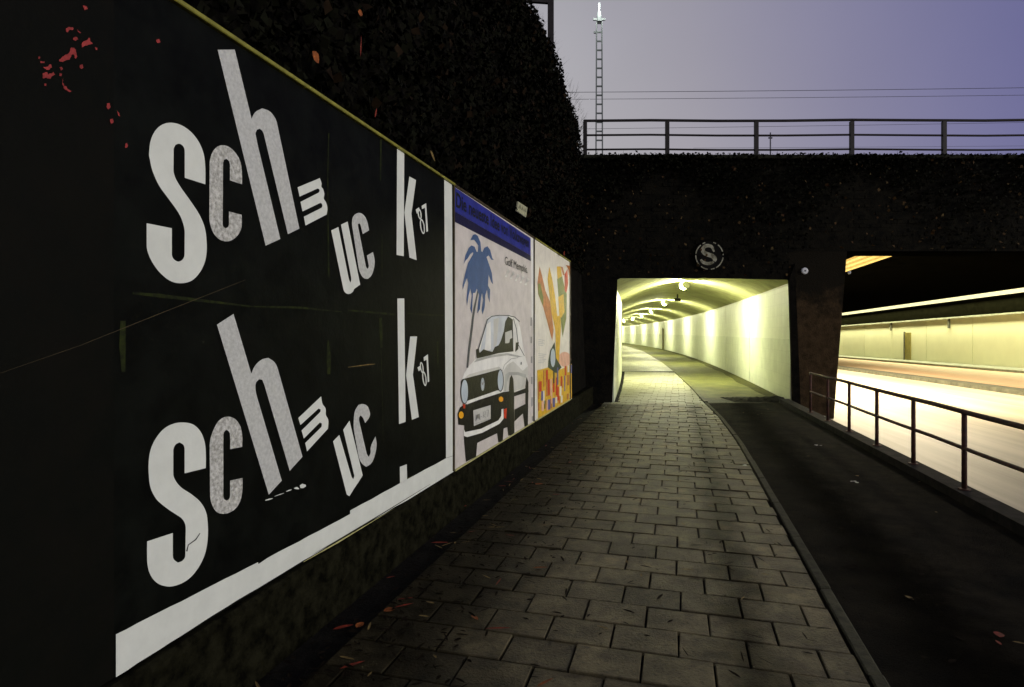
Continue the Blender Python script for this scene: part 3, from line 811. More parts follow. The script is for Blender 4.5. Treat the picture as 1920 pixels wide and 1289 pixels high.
# --- old dark poster at the left end
b0, u0, u1 = billboard(0, 0, 'bare blackened poster board with red torn scraps at the left end', M['oldpaper'], u_override=(-1.15, wallY(214) * NL + .0055))
mb = MB(); mb.hexa(wallbox(u0, u1 - .002, -0.05, 0.022, ZT + .001, ZT + 0.030)); mb.build('top_trim', M['trim'], b0, bevel=.004)
E0 = crop(0, 0, 2.9985)
scr = [[(365,160),(385,150),(415,158),(412,170),(385,172),(378,186),(366,180)], [(430,165),(455,185),(450,192),(434,180)], [(408,212),(430,208),(440,225),(420,232),(406,225)],
       [(455,240),(490,222),(500,208),(510,235),(525,248),(495,255),(470,262),(452,275)], [(320,340),(345,318),(375,305),(395,265),(420,262),(430,285),(440,320),(428,335),(415,305),(400,310),(390,340),(365,345),(345,355),(322,352)],
       [(530,265),(545,270),(546,284),(534,282)], [(445,365),(462,360),(468,380),(455,392),(444,382)], [(235,378),(265,375),(285,360),(292,382),(270,398),(245,390)], [(230,412),(262,405),(270,420),(300,402),(312,420),(290,432),(280,450),(255,440),(232,446)],
       [(328,380),(345,376),(352,392),(338,400)], [(330,412),(345,415),(342,432),(328,428)], [(342,440),(352,470),(375,500),(410,518),(392,524),(362,508),(344,475)], [(245,470),(258,472),(258,488),(244,484)], [(212,318),(225,322),(220,335),(210,330)],
       [(220,345),(250,346),(248,358),(222,358)], [(595,578),(615,580),(620,605),(605,622),(594,605)], [(615,670),(632,665),(636,690),(620,705)], [(655,620),(670,640),(672,660),(660,645)], [(700,808),(715,802),(716,828),(702,836)], [(460,30),(485,36),(490,55),(470,62)], [(872,225),(895,220),(902,240),(880,244)]]
def shrink(p, k=.86):
    cx = sum(x for x, y in p) / len(p); cy = sum(y for x, y in p) / len(p)
    q = [(cx + (x - cx) * k, cy + (y - cy) * k) for x, y in p]; o = []
    for (x0, y0), (x1, y1) in zip(q, q[1:] + q[:1]):      # torn, uneven edges
        o.append((x0, y0)); d = math.hypot(x1 - x0, y1 - y0)
        for t in (.33, .66):
            o.append((x0 + (x1 - x0) * t + random.uniform(-.13, .13) * d, y0 + (y1 - y0) * t + random.uniform(-.13, .13) * d))
    return o
scr = [shrink(p) for p in scr]
scrap_left = [p for p in scr if max(x for x, y in p) / 2.9985 < 212]
scrap_right = [p for p in scr if p not in scrap_left]
draw('paper_scrap', E0, scrap_left, M['red'], b0, OF, False)
draw('paper_scrap', E0, scrap_right, M['red'], b1, OF, False)

# --- car poster
b2, u0, u1 = billboard(851.5, 1001.0, 'pale poster showing a white car and a blue palm under a blue headline', M['p_ground'])
mb = MB(); mb.hexa(wallbox(u0 + .002, u1 - .002, -0.05, 0.012, ZT + .001, ZT + 0.022)); mb.build('top_trim', M['frame'], b2)
mb = MB(); mb.hexa(wallbox(u0 + .002, u1 - .002, 0.0005, 0.014, ZB - .02, ZB + .004)); mb.build('bottom_trim', M['cream_trim'], b2)
mb = MB(); mb.hexa(wallbox(u1 - .035, u1 - .004, 0.001, 0.016, ZB + .006, ZT)); mb.build('side_trim', M['frame'], b2)
E4 = crop(845, 340, 4.958); E2 = crop(845, 590, 4.444)
L1, L2, L3, L4 = .0015, .003, .0045, .006
draw('headline_band', E4, [[(33,55),(742,532),(742,690),(33,280)]], M['p_blue'], b2, L1, False)
draw('headline_band', E4, [[(33,280.5),(742,690.5),(746,745),(33,377)]], M['p_navy'], b2, L1, False)
draw('edge_strip', E4, [[(742,520),(775,545),(775,1289),(750,1289)]], M['p_white'], b2, L1, False)
palm = [[(180,550),(205,500),(225,492),(250,510),(275,570),(282,660),(250,665),(255,600),(235,570),(215,545)],
        [(120,770),(135,690),(165,620),(190,598),(220,610),(240,660),(215,710),(205,660),(180,680),(155,720),(135,740)],
        [(288,670),(310,620),(340,605),(365,640),(385,715),(400,735),(375,730),(350,690),(325,710)],
        [(215,665),(280,650),(325,690),(350,760),(380,850),(392,960),(375,940),(350,870),(345,970),(365,1010),(360,1130),(345,1080),(335,1010),(320,1060),(315,1170),(295,1240),(285,1200),(300,1100),(290,1040),(280,1080),(270,1190),(245,1230),(250,1150),(262,1060),(240,1000),(225,1040),(205,1040),(195,1230),(180,1190),(195,1060),(180,1000),(165,1060),(150,1160),(145,1100),(160,950),(150,900),(125,960),(110,1010),(108,970),(130,870),(160,760)]]
draw('palm_print', E4, palm, M['p_palm'], b2, L2, False)
draw('palm_trunk_print', ID, [stroke([(896,545),(889,580),(886,600),(884.5,615),(879,658),(876,690)], [2.5, 4, 4, 4.2, 4.2, 3.6])], M['p_trunk'], b2, L1, False)
P2 = lambda n, polys, m, l, sm=False: draw(n, E2, polys, m, b2, l, sm, 50)
P2('car_body_print', [[(92,548),(112,490),(150,430),(212,368),(235,270),(300,30),(340,8),(400,2),(500,4),(555,35),(578,110),(600,240),(618,345),(640,420),(645,610),(530,645),(440,660),(130,755),(85,700)]], M['p_white'], L1)
P2('car_shade_print', [[(440,640),(432,480),(470,420),(520,390),(600,470),(642,430),(645,605),(530,640)]], M['p_body2'], L1 + .0006)
P2('car_shade_print', [[(98,545),(150,500),(250,470),(400,435),(426,458),(400,456),(250,495)]], M['p_body2'], L1 + .0007)
P2('car_shade_print', [[(215,372),(330,340),(470,322),(600,352),(560,356),(470,340),(330,360),(190,400)]], M['p_body3'], L1 + .0008)
P2('car_shade_print', [[(455,500),(485,480),(560,480),(625,500),(625,530),(560,505),(490,505),(470,560),(460,640),(447,640)]], M['p_body3'], L1 + .0009)
P2('car_reflection_print', [[(300,80),(330,60),(335,290),(280,310)]], M['p_white'], L2 + .0005)
P2('car_reflection_print', [[(355,40),(400,30),(380,250),(355,280)]], M['p_body2'], L2 + .0006)
P2('car_glass_print', [[(232,350),(305,45),(345,18),(400,12),(470,15),(515,40),(520,300),(400,322)]], M['p_glass'], L2)
P2('car_interior_print', [[(475,16),(515,42),(520,308),(400,322),(215,368),(208,292),(232,283),(238,320),(270,290),(300,300),(345,312),(365,270),(395,258),(415,220),(440,140),(452,60)],
                 [(540,235),(565,230),(560,290),(535,312)]], M['p_olive'], L3)
P2('car_window_print', [[(450,150),(505,130),(510,195),(490,205),(485,235),(470,240),(450,240)]], M['p_lgrey'], L4)
P2('car_outline_print', [stroke([(225,300),(262,180),(302,45),(340,15),(400,7),(480,9),(530,22),(572,60)], 8), stroke([(520,35),(545,120),(560,250),(612,345)], 5), stroke([(430,470),(445,420),(500,370),(560,360)], 3),
                [(580,400),(590,395),(588,418),(581,420)]], M['p_trunk'], L3)
P2('car_grille_print', [[(82,560),(95,540),(400,458),(425,462),(436,540),(432,625),(385,636),(130,722),(88,720)]], M['p_olive'], L2)
P2('car_headlight_print', [ellipse(112, 642, 34, 106), ellipse(411, 550, 28, 94)], M['p_black'], L3)
P2('car_headlight_print', [ellipse(112, 642, 28, 98), ellipse(410, 549, 22, 86), ellipse(262, 582, 15, 54)], M['p_lamp'], L4)
P2('car_emblem_print', [stroke(ellipse(262, 582, 11, 46)[:], 2.5), stroke([(254,560),(259,590),(262,572),(265,590),(270,555)], 2.5)], M['p_grey'], .0068)
P2('car_bumper_print', [[(75,775),(110,752),(440,645),(490,640),(530,650),(645,605),(648,645),(525,684),(530,985),(505,1008),(478,1010),(470,940),(440,950),(432,1055),(395,1065),(385,990),(220,1070),(210,1185),(125,1228),(108,1030),(112,925),(62,918),(55,830)],
                 [(530,792),(620,746),(640,930),(615,938),(600,825),(530,892)], [(620,600),(630,520),(647,565),(642,920),(622,930)]], M['p_black'], L2)
P2('car_wheel_print', [[(483,610),(490,530),(505,503),(520,540),(527,690),(523,985),(500,992),(486,800)]], M['p_olive'], L3)
P2('car_chrome_print', [[(130,722),(388,632),(398,650),(130,750)], [(105,955),(118,980),(250,952),(395,882),(418,845),(420,790),(436,785),(438,868),(405,910),(262,985),(135,1022),(106,1012)]], M['p_white'], L3)
P2('number_plate_print', [[(185,800),(330,755),(330,870),(190,930)]], M['p_lgrey'], L3)
P2('number_plate_text_print', [stroke([(205,890),(207,835),(222,865),(236,825),(240,880)], 6), stroke([(246,853),(256,850)], 5), stroke([(266,862),(268,812),(284,808),(282,835),(268,842),(287,858)], 5), stroke([(294,800),(312,795),(303,852)], 5), stroke([(200,912),(320,868)], 3)], M['p_grey'], L4)
P2('indicator_print', [ellipse(83, 838, 21, 29), ellipse(415, 706, 18, 22)], M['p_amber'], L4)
P2('indicator_print', [[(98,745),(120,750),(115,785),(100,780)], [(425,690),(436,695),(434,722),(426,722)], [(440,790),(465,780),(460,870),(442,860)]], M['p_red'], .005)
P2('edge_strip', [[(682,0),(706,0),(709,880),(690,890)]], M['p_white'], L1)
P2('edge_mark', [[(664,25),(676,25),(674,95),(662,95)], [(664,185),(677,185),(676,240),(664,240)], [(666,350),(679,350),(678,405),(666,405)], [(668,520),(681,520),(680,580),(668,580)], [(671,690),(683,690),(682,760),(670,770)], [(675,850),(686,845),(685,885),(676,890)]], M['p_grey'], L2)

def wall_text(txt, name, parent, m, p0, p1, height, off, xs=None, bold=0.0):
    """lettering between two measured wall points (u, z), letters height metres tall"""
    cu = bpy.data.curves.new('text', 'FONT'); cu.body = txt; cu.size = 1.0; cu.offset = bold; cu.resolution_u = 3
    ob = bpy.data.objects.new('text', cu); C.objects.link(ob)
    dg = bpy.context.evaluated_depsgraph_get(); dg.update()
    me = bpy.data.meshes.new_from_object(ob.evaluated_get(dg))
    bpy.data.objects.remove(ob); bpy.data.curves.remove(cu)
    xsx = [v.co.x for v in me.vertices]; w = max(xsx); x0 = min(xsx)
    o0 = Vector(parent.location)
    du = p1[0] - p0[0]; dz = p1[1] - p0[1]
    for v in me.vertices:
        t = (v.co.x - x0) / (w - x0)
        q = wp(p0[0] + du * t, p0[1] + dz * t + v.co.y * height / 0.7, off) - o0
        v.co = q
    me.materials.clear(); me.materials.append(m)
    return link_mesh(name, me, parent)
pa = wall_uz(854.5, 387.5); pb = wall_uz(991, 471)
wall_text('Die neueste Idee von Volkswagen', 'headline', b2, M['p_black'], (pa[0], pa[1]), (pb[0], pa[1]), 0.135, L3, bold=.02)
pa = wall_uz(946, 496); pb = wall_uz(989, 512)
wall_text('Golf Memphis.', 'headline', b2, M['p_black'], (pa[0], pa[1]), (pb[0], pa[1]), 0.10, L3)
notes = []
for k in range(5):
    x = 515 + 46 * k; yb = 880 + 19 * k
    notes += [stroke([(x, yb), (x + 12, yb - 58), (x + 30, yb - 40)], 7), ellipse(x - 4, yb + 4, 10, 9, 10)]
draw('note_print', E4, notes, M['p_white'], b2, L3, False)

# --- yellow poster
b3, u0, u1 = billboard(1003.0, 1069.0, 'narrow white poster with yellow spikes and coloured stripes along its foot', M['p_paper3'])
mb = MB(); mb.hexa(wallbox(u0 + .002, u1 - .002, -0.05, 0.012, ZT + .001, ZT + 0.024)); mb.build('top_trim', M['trim'], b3)
mb = MB(); mb.hexa(wallbox(u0 + .002, u1 - .002, 0.0005, 0.014, ZB - .02, ZB + .004)); mb.build('bottom_trim', M['cream_trim'], b3)
mb = MB(); mb.hexa(wallbox(u1 - .06, u1 - .004, 0.001, 0.016, ZB + .006, ZT)); mb.build('side_trim', M['frame'], b3)
E3 = crop(985, 440, 3.58)
P3 = lambda n, polys, m, l: draw(n, E3, polys, m, b3, l, False)
P3('spike_print', [[(95,215),(110,270),(135,380),(165,450),(180,560),(190,640),(180,715),(160,640),(120,490),(85,400),(80,330)]], M['p_orange'], L1)
P3('spike_print', [[(84,330),(100,330),(120,420),(118,480),(98,430),(85,395)]], M['p_green'], L2)
P3('spike_print', [[(160,215),(180,300),(200,420),(215,560),(200,640),(175,530),(160,400),(148,300)], [(190,560),(235,540),(238,620),(225,860),(205,850),(200,650)], [(210,215),(235,215),(245,280),(215,300)]], M['p_yellow'], L2)
P3('spike_print', [[(213,300),(247,280),(262,350),(278,400),(275,560),(250,690),(236,570),(222,420)]], M['p_green'], L1)
P3('spike_print', [[(220,420),(255,400),(262,520),(240,560),(226,540)]], M['p_yellow'], L2)
P3('spike_print', [[(262,270),(282,230),(286,330),(275,395),(262,375)]], M['p_red'], L2)
P3('spike_print', [[(236,215),(250,220),(262,270),(252,275)], [(270,205),(300,212),(298,300),(288,235)]], M['p_orange'], L3)
P3('bottle_print', [[(153,850),(165,780),(195,722),(205,830),(242,892),(205,932),(150,892)]], M['p_dgreen'], L3)
P3('bottle_print', [ellipse(183, 828, 16, 62)], M['p_lamp'], L4)
P3('sunset_print', [ellipse(263, 838, 43, 50)], M['p_pink'], L2)
P3('foot_print', [[(78,912),(150,893),(240,905),(309,868),(311,1098),(85,1235)]], M['p_yellow'], L2 + .0005)
P3('foot_edge_print', [[(85,1236),(311,1099),(311,1103),(85,1250)]], M['p_paper3'], L2)
rr = random.Random(5)
groups = {'p_red': [], 'p_violet': [], 'p_paper3': [], 'p_orange': [], 'p_dgreen': [], 'p_pink': []}
for lane in range(4):
    x = 84
    while x < 300:
        w = rr.choice((7, 9, 12, 16)); t = (x - 80) / 230
        top = 920 - 45 * t + 70 * lane * (1 - .12 * t); h = rr.uniform(40, 120)
        bot = min(top + h, 1215 - 125 * t)
        if rr.random() < .62 and bot > top + 15:
            groups[rr.choice(list(groups))].append([(x, top), (x + w, top - 3), (x + w, bot - 3), (x, bot)])
        x += w + rr.uniform(0, 12)
for kq, (g_, pl) in enumerate(groups.items()):
    if pl: P3('stripe_print', pl, M[g_], L3 + .0006 * (kq + 1))
P3('small_text_print', [stroke([(86, 705 + 12 * q), (128 - 6 * (q % 2), 712 + 12 * q)], 5) for q in range(4)] + [stroke([(86, 800 + 12 * q), (140 - 9 * (q % 3), 806 + 11 * q)], 5) for q in range(6)], M['p_lgrey'], L1)

# small number plate hanging in the ivy
tp = wall_uz(956, 392)
tg = empty('number_plate', wp(tp[0], tp[1], .14), 'small pale metal plate hanging in the ivy above the car poster', 'plate')
mb = MB(); mb.hexa([wp(*wall_uz(x, y), o) for o in (.14, .155) for x, y in ((945, 397), (948, 379.5), (967, 391), (964, 409))])
mb.build('plate', mat('tag_enamel', (0.34, 0.34, 0.22), .5, .3, var=.3, vscale=30), tg)
bm_p = [uz(stroke([(950 + 5 * q, 392 + 3.2 * q), (951.5 + 5 * q, 386 + 3.2 * q), (953 + 5 * q, 393 + 3.2 * q)], 1.1)) for q in range(3)]
flat_print('plate_marks', bm_p, M['p_olive'], tg, .1565)
mb = MB(); mb.bar(wp(tp[0], tp[1], .14), wp(tp[0], tp[1] + .02, -.1), .015); mb.build('bracket', M['darkfit'], tg)

# ---- steel post on top of the wall
pp = wp(11.03 * NL, HT + .14, -.30)
st = empty('steel_post', pp, 'dark steel post standing on top of the ivy wall', 'post')
mb = MB(); mb.box(pp.x - .055, pp.x + .055, pp.y - .05, pp.y + .05, HT - .2, 10.6); mb.build('column', M['railblack'], st)
mb = MB(); mb.bar((pp.x - .7, pp.y - .1, 7.82), (pp.x - .05, pp.y - .02, 7.82), .07); mb.build('side_arm', M['railblack'], st)

# ================================================================== RAILWAY BRIDGE
br = empty('railway_bridge', (7, TS, 0), 'dark sooty railway bridge with a low lit passage and a road opening', 'bridge')
BT = 5.78
Xl = lambda z: 2.517 + (2.39 - 2.517) * (2.96 - z) / 2.96 - 0.0
XrT = lambda z: 6.585 + (6.687 - 6.585) * (2.93 - z) / 2.93
XpR = lambda z: 7.984 - 0.0785 * (3.60 - z)
mb = MB(); mb.prism_xz([(0.9, -1.5), (Xl(-1.5), -1.5), (Xl(2.955), 2.955), (0.9, 2.955)], TS, TS + .06)
mb.prism_xz([(0.9, -1.5), (2.2, -1.5), (2.2, 2.955), (0.9, 2.955)], TS + .06, TS + .7); mb.build('side_wall', M['brick'], br)
mb = MB(); mb.prism_xz([(0.9, 2.958), (4.6, 2.965), (6.585, 2.928), (6.585, BT), (0.9, BT)], TS, TS + .06); mb.prism_xz([(0.9, 3.52), (6.585, 3.52), (6.585, BT), (0.9, BT)], TS + .06, TS + .7); mb.build('passage_lintel', M['brick'], br)
mb = MB(); mb.prism_xz([(XrT(-1.6), -1.6), (XpR(-1.6), -1.6), (XpR(3.60), 3.60), (XrT(3.0) + .002, 3.60)], TS, TS + .06)
mb.prism_xz([(7.2, -1.6), (XpR(-1.6), -1.6), (XpR(3.60), 3.60), (7.2, 3.60)], TS + .06, TS + 1.2)
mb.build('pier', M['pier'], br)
mb = MB(); mb.prism_xz([(6.588, 3.603), (28.4, 3.603), (28.4, BT), (6.588, BT)], TS, TS + .7); mb.build('road_lintel', M['brick'], br)
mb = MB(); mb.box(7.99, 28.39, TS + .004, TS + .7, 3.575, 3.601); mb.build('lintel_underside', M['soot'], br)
mb = MB(); mb.prism_xz([(XrT(-.3) + .004, -.3), (XrT(-.3) + .17, -.3), (XrT(3.3) + .15, 3.3), (XrT(2.95) + .006, 2.95)], TS - .05, TS - .003); mb.build('corner_guard', M['wall'], br)
mb = MB(); mb.prism_xz([(28.402, -2), (34, -2), (34, BT), (28.402, BT)], TS, TS + .7); mb.build('abutment', M['brick'], br)
# deck with an uneven mossy edge
mb = MB(); mb.box(0.6, 60, TS - .10, TS + .9, BT + .003, BT + .10); mb.build('edge_beam', M['coping'], br, bevel=.02)
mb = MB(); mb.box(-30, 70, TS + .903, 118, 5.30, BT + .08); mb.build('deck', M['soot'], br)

# brick courses standing proud on the lintels, where the photograph shows faint coursing (joined: too small to pick apart)
mb = MB(); rb = random.Random(3)
for r_ in range(28):
    z = 2.99 + r_ * .098
    x = 1.0 + (r_ % 2) * .13
    while x < 14.5:
        if rb.random() < .42 and not (x < 6.8 and z < 2.97) and not (x > 6.5 and z < 3.62) and z + .08 < BT - .02:
            d = rb.uniform(.004, .016)
            mb.box(x, x + .24, TS - d, TS + .002 + d * .1, z, z + .078)
        x += .26
o = mb.build('brick', M['brick'], br); o['kind'] = 'stuff'

# ivy hanging over the bridge face
n = 11000
x = RNG.uniform(1.4, 20, n); z = BT + .12 - np.abs(RNG.normal(0, 1.0, n)) * (0.75 + .55 * np.sin(x * 1.3))
keep = (z > np.where(x > 6.6, 3.62, 3.0)); x = x[keep]; z = z[keep]
P = np.stack([x, TS - .02 - RNG.uniform(0, .14, len(x)), z], 1)
P2_ = np.stack([RNG.uniform(1.0, 20, 2600), TS - .12 + RNG.uniform(0, .5, 2600), BT + .10 + np.abs(RNG.normal(0, .022, 2600))], 1)
tag(link_mesh('bridge_ivy', leaves('bridge_ivy', np.concatenate([P, P2_]), np.array([0, -1.0, .2]), 0.07, M['ivy'])), 'dark creeper hanging over the face of the bridge', 'creeper', kind='stuff')
n = 700
x = RNG.uniform(1.6, 18, n); z = RNG.uniform(3.05, BT, n); k = (z > np.where(x > 6.6, 3.65, 3.05)) & (RNG.uniform(0, 1, n) < .35 + .65 * np.sin(x * 1.7 + z) ** 2)
P = np.stack([x, TS - .10 - RNG.uniform(0, .10, n), z], 1)[k]
tag(link_mesh('bridge_withered_creeper', leaves('bridge_withered_creeper', P, np.array([0, -1.0, .2]), 0.075, M['ivy3'])), 'brown withered leaves scattered over the bridge creeper', 'creeper', kind='stuff')
# grass tufts along the bridge edge
vs = []; fs = []
for _ in range(1700):
    x = random.uniform(1.8, 16); y = TS + random.uniform(-.05, .6); z = BT + .10
    h = random.uniform(.02, .075) * (1.8 if random.random() < .12 else 1); dx = random.gauss(0, .03); w = .008
    b = len(vs); vs += [(x - w, y, z), (x + w, y, z), (x + dx, y + random.gauss(0, .02), z + h)]; fs.append((b, b + 1, b + 2))
mb = MB(); mb.add(vs, fs)
me = bpy.data.meshes.new('edge_grass'); me.from_pydata(vs, [], fs); me.materials.append(M['ivy'])
tag(link_mesh('edge_grass', me), 'short dark grass along the top edge of the bridge', 'grass', kind='stuff')

# ---- railing on the bridge
ZR = BT + .10
rl = empty('bridge_railing', (8, TS + .3, ZR), 'dark three-rail steel railing along the top of the bridge', 'railing')
YR = TS + .3
pxs = [1097, 1251, 1418, 1597, 1770, 1946, 2120, 2296, 2470]
zt = at(0, 227, YR).z; zm = at(0, 254, YR).z; zl = at(0, 281, YR).z
x1 = at(2600, 0, YR).x; x0 = at(1094, 0, YR).x
for z_, r_ in ((zt, .034), (zm, .026), (zl, .024)):
    pts = [(x0 + (x1 - x0) * q / 12, YR, z_ + .012 * math.sin(q * 1.9) * (q > 0) + (0.003 * q if z_ == zt else 0)) for q in range(13)]
    mb = MB(); mb.tube(pts, r_, 8); mb.build('rail', M['railblack'], rl)
for px in pxs:
    xx = at(px, 0, YR).x; w = .045
    mb = MB(); mb.box(xx - w, xx + w, YR - .038, YR + .038, ZR - .05, zt - .02); mb.build('post', M['railblack'], rl)

# weeds on the deck edge
def weed(px, h, label, n=26, spread=.1, tall=False):
    p = at(px, 292, TS + .5); p.z = ZR
    mb = MB()
    for q in range(n):
        a = random.uniform(0, 6.28); l = random.uniform(.4, 1) * h; t = random.uniform(.0, 1)
        b_ = p + Vector((random.gauss(0, spread * .4), random.gauss(0, .04), 0))
        tip = b_ + Vector((math.cos(a) * spread * t, math.sin(a) * spread * t, l))
        mb.bar(b_, tip, .007)
        for _ in range(3):
            c_ = b_.lerp(tip, random.uniform(.4, 1)); s_ = .018
            mb.add([c_, c_ + Vector((s_, .01, s_)), c_ + Vector((0, .005, 2 * s_)), c_ + Vector((-s_, -.01, s_))], [(0, 1, 2, 3)])
    o = mb.build('weed', M['ivy']); return tag(o, label, 'weed', 'weeds on the bridge edge')
weed(1483, .15, 'dense low weed on the bridge edge, just right of the second railing post')
weed(1519, .16, 'wide loose weed on the bridge edge under the middle of the third bay', 16, .2)
weed(1618, .12, 'small sparse weed on the bridge edge, right of the third railing post', 8, .12)
weed(1118, .09, 'flat sprawling weed at the left end of the bridge railing', 24, .35)

# ================================================================== PEDESTRIAN TUNNEL
tn = empty('tunnel', (5, 15, 0)); tag(tn, kind='structure')
YT0, YT1 = TS + .065, 104.0
ZS, ZC = 2.86, 3.46
tys = frange(YT0, YT1, 72)
# floor: pale paved strip and olive asphalt lane, ending under the slabs at the mouth
tag(strip(lambda y: tun_l(y) - .05, lambda y: kerbx(y) + .045, frange(25.6, YT1, 60), 0.004).build('tunnel_footway', M['tpath']), kind='structure')
tag(strip(lambda y: kerbx(y) + .05, lambda y: tun_r(y) + .05, frange(TS + .001, YT1, 60), -0.011).build('tunnel_lane', M['tlane']), kind='structure')
mb = MB()
for ya, yb in zip(frange(TS, YT1, 60), frange(TS, YT1, 60)[1:]):
    mb.hexa([(kerbx(ya), ya, -.08), (kerbx(ya) + .09, ya, -.08), (kerbx(yb) + .09, yb, -.08), (kerbx(yb), yb, -.08), (kerbx(ya), ya, .02), (kerbx(ya) + .09, ya, .02), (kerbx(yb) + .09, yb, .02), (kerbx(yb), yb, .02)])
tag(mb.build('tunnel_kerb', M['tlane']), kind='structure')
# wall panels, one between two joints; a dado of tile below
def panel(xf, ya, yb, z0, z1, m, name, side, proud=0.0):
    ys = frange(ya + .025, yb - .025, 4)
    vs = []; fs = []
    for yy in ys:
        xx = xf(yy) - side * proud
        vs += [(xx, yy, z0), (xx, yy, z1), (xx + side * .12, yy, z0), (xx + side * .12, yy, z1)]
    for i in range(len(ys) - 1):
        a, b = 4 * i, 4 * i + 4
        fs += [(a, b, b + 1, a + 1), (a + 1, b + 1, b + 3, a + 3), (a + 2, a + 3, b + 3, b + 2)]
    fs += [(0, 1, 3, 2), (len(vs) - 4, len(vs) - 2, len(vs) - 1, len(vs) - 3)]
    mb = MB(); mb.add(vs, fs)
    return mb.build(name, m, tn)
PJ = 6.0
yy = YT0
# joints measured at y = 26.4 ; keep that phase
joints = [YT0] + [26.4 - 6 + PJ * k for k in range(14)] + [YT1]
joints = [j for j in joints if YT0 <= j <= YT1]
for ya, yb in zip(joints, joints[1:]):
    if yb - ya < .3: continue
    panel(tun_r, ya, yb, 1.502, ZS, M['twall'], 'wall_panel', 1)
    panel(tun_r, ya, yb, -.05, 1.499, M['tdado'], 'dado_panel', 1, .006)
    panel(tun_l, ya, yb, 1.502, ZS, M['twall'], 'wall_panel', -1)
    panel(tun_l, ya, yb, -.05, 1.499, M['tdado'], 'dado_panel', -1, .006)
for nm, xf, sd in (('backing_wall', tun_r, 1), ('backing_wall', tun_l, -1)):
    mb = MB(); vs = []; fs = []
    for q in tys: vs += [(xf(q) + sd * .125, q, -.2), (xf(q) + sd * .125, q, ZS + .3)]
    for i in range(len(tys) - 1): fs.append((2 * i, 2 * i + 1, 2 * i + 3, 2 * i + 2))
    mb.add(vs, fs); mb.build(nm, M['soot'], tn)
# vault
NV = 20
vs = []; fs = []
for q in tys:
    xl, xr = tun_l(q) - .03, tun_r(q) + .03
    for k in range(NV + 1):
        a = math.pi * k / NV
        # flat segmental arch
        t = (1 - math.cos(a)) / 2
        x_ = xl + (xr - xl) * t
        z_ = ZS + .002 + (ZC - ZS) * (1 - (2 * t - 1) ** 2)
        vs.append((x_, q, z_))
n1 = NV + 1
for i in range(len(tys) - 1):
    for k in range(NV):
        a = i * n1 + k; fs.append((a, a + 1, a + 1 + n1, a + n1))
mb = MB(); mb.add(vs, fs); mb.build('vault', M['vault'], tn, smooth=True)
mb = MB(); mb.box(tun_l(YT1) - 1, tun_r(YT1) + 1, YT1, YT1 + .3, -.3, 4); mb.build('end_wall', M['twall'], tn)
# ledge between wall head and vault, right side
mb = MB()
for ya, yb in zip(tys, tys[1:]):
    mb.hexa([(tun_r(ya) - .035, ya, ZS - .03), (tun_r(ya) - .004, ya, ZS - .03), (tun_r(yb) - .004, yb, ZS - .03), (tun_r(yb) - .035, yb, ZS - .03),
             (tun_r(ya) - .035, ya, ZS - .005), (tun_r(ya) - .004, ya, ZS - .005), (tun_r(yb) - .004, yb, ZS - .005), (tun_r(yb) - .035, yb, ZS - .005)])
mb.build('cable_duct', M['twall'], tn)
# gutter dirt along the foot of the right wall
P_ = strip(lambda y: tun_r(y) - .40 - .05 * math.sin(y * .7) - .03 * math.sin(y * 1.9 + 1), lambda y: tun_r(y) - .006, frange(TS + .08, 60, 300), -.006)
tag(P_.build('dirt_strip', mat('tunnel_dirt', (0.050, 0.050, 0.016), .9, .1, var=.4, vscale=4, bump=.6)), kind='structure')

# lamps along the crown
ordn = ['first', 'second', 'third', 'fourth', 'fifth', 'sixth', 'seventh', 'eighth']
def tunnel_lamp(k, y, lit=True):
    xc = (tun_l(y) + tun_r(y)) / 2
    L = empty('ceiling_lamp', (xc, y, ZC), f'glowing round ceiling lamp in the passage, {ordn[k]} from the mouth', 'lamp', 'lamps along the crown of the passage')
    mb = MB(); mb.lathe([(.085, 0), (.085, -.03), (.05, -.05), (.05, -.12)], (xc, y, ZC), n=14); mb.build('fitting', M['fitting'], L, smooth=False)
    mb = MB(); mb.lathe([(.05, -.122), (.085, -.15), (.105, -.20), (.085, -.26), (.03, -.29)], (xc, y, ZC), n=14); mb.build('globe', M['lamp'], L, smooth=True)
    _baffle(L, xc, y)
def _baffle(L, xc, y):
    for sd in (-1, 1):      # discs added fore and aft of the globe: they shape the light into a fan across the passage
        mb = MB(); mb.lathe([(.135, -.004), (.135, .004)], (xc, y + sd * .15, ZC - .16), axis=(0, 1, 0), n=18); mb.build('added_light_baffle', M['baffle'], L)
for k in range(8):
    tunnel_lamp(k, 20.6 + 11.7 * k)
# unlit dark fitting between the first two lamps
yu = 27.5; xu = (tun_l(yu) + tun_r(yu)) / 2 + .25
ul = empty('dark_ceiling_fitting', (xu, yu, ZC), 'small dark unlit fitting on the passage ceiling behind the first lamp', 'fitting')
mb = MB(); mb.box(xu - .03, xu + .03, yu - .03, yu + .03, ZC - .2, ZC + .05); mb.build('stem', M['darkfit'], ul)
mb = MB(); mb.box(xu - .14, xu + .14, yu - .06, yu + .06, ZC - .34, ZC - .2); mb.build('housing', M['darkfit'], ul, bevel=.02)
# narrow dark door in the far right wall
yd = 60.5
dr = empty('narrow_door', (tun_r(yd), yd, 0), 'narrow dark door far along the right wall of the passage', 'door')
mb = MB(); mb.hexa([(tun_r(yd) - .10, yd, 0), (tun_r(yd), yd, 0), (tun_r(yd + .9), yd + .9, 0), (tun_r(yd + .9) - .10, yd + .9, 0), (tun_r(yd) - .10, yd, 2.1), (tun_r(yd), yd, 2.1), (tun_r(yd + .9), yd + .9, 2.1), (tun_r(yd + .9) - .10, yd + .9, 2.1)])
mb.build('leaf', M['door'], dr)
mb = MB(); mb.box(tun_r(yd) - .16, tun_r(yd) - .1, yd - .08, yd - .005, 0, 2.2); mb.build('frame', M['darkfit'], dr)

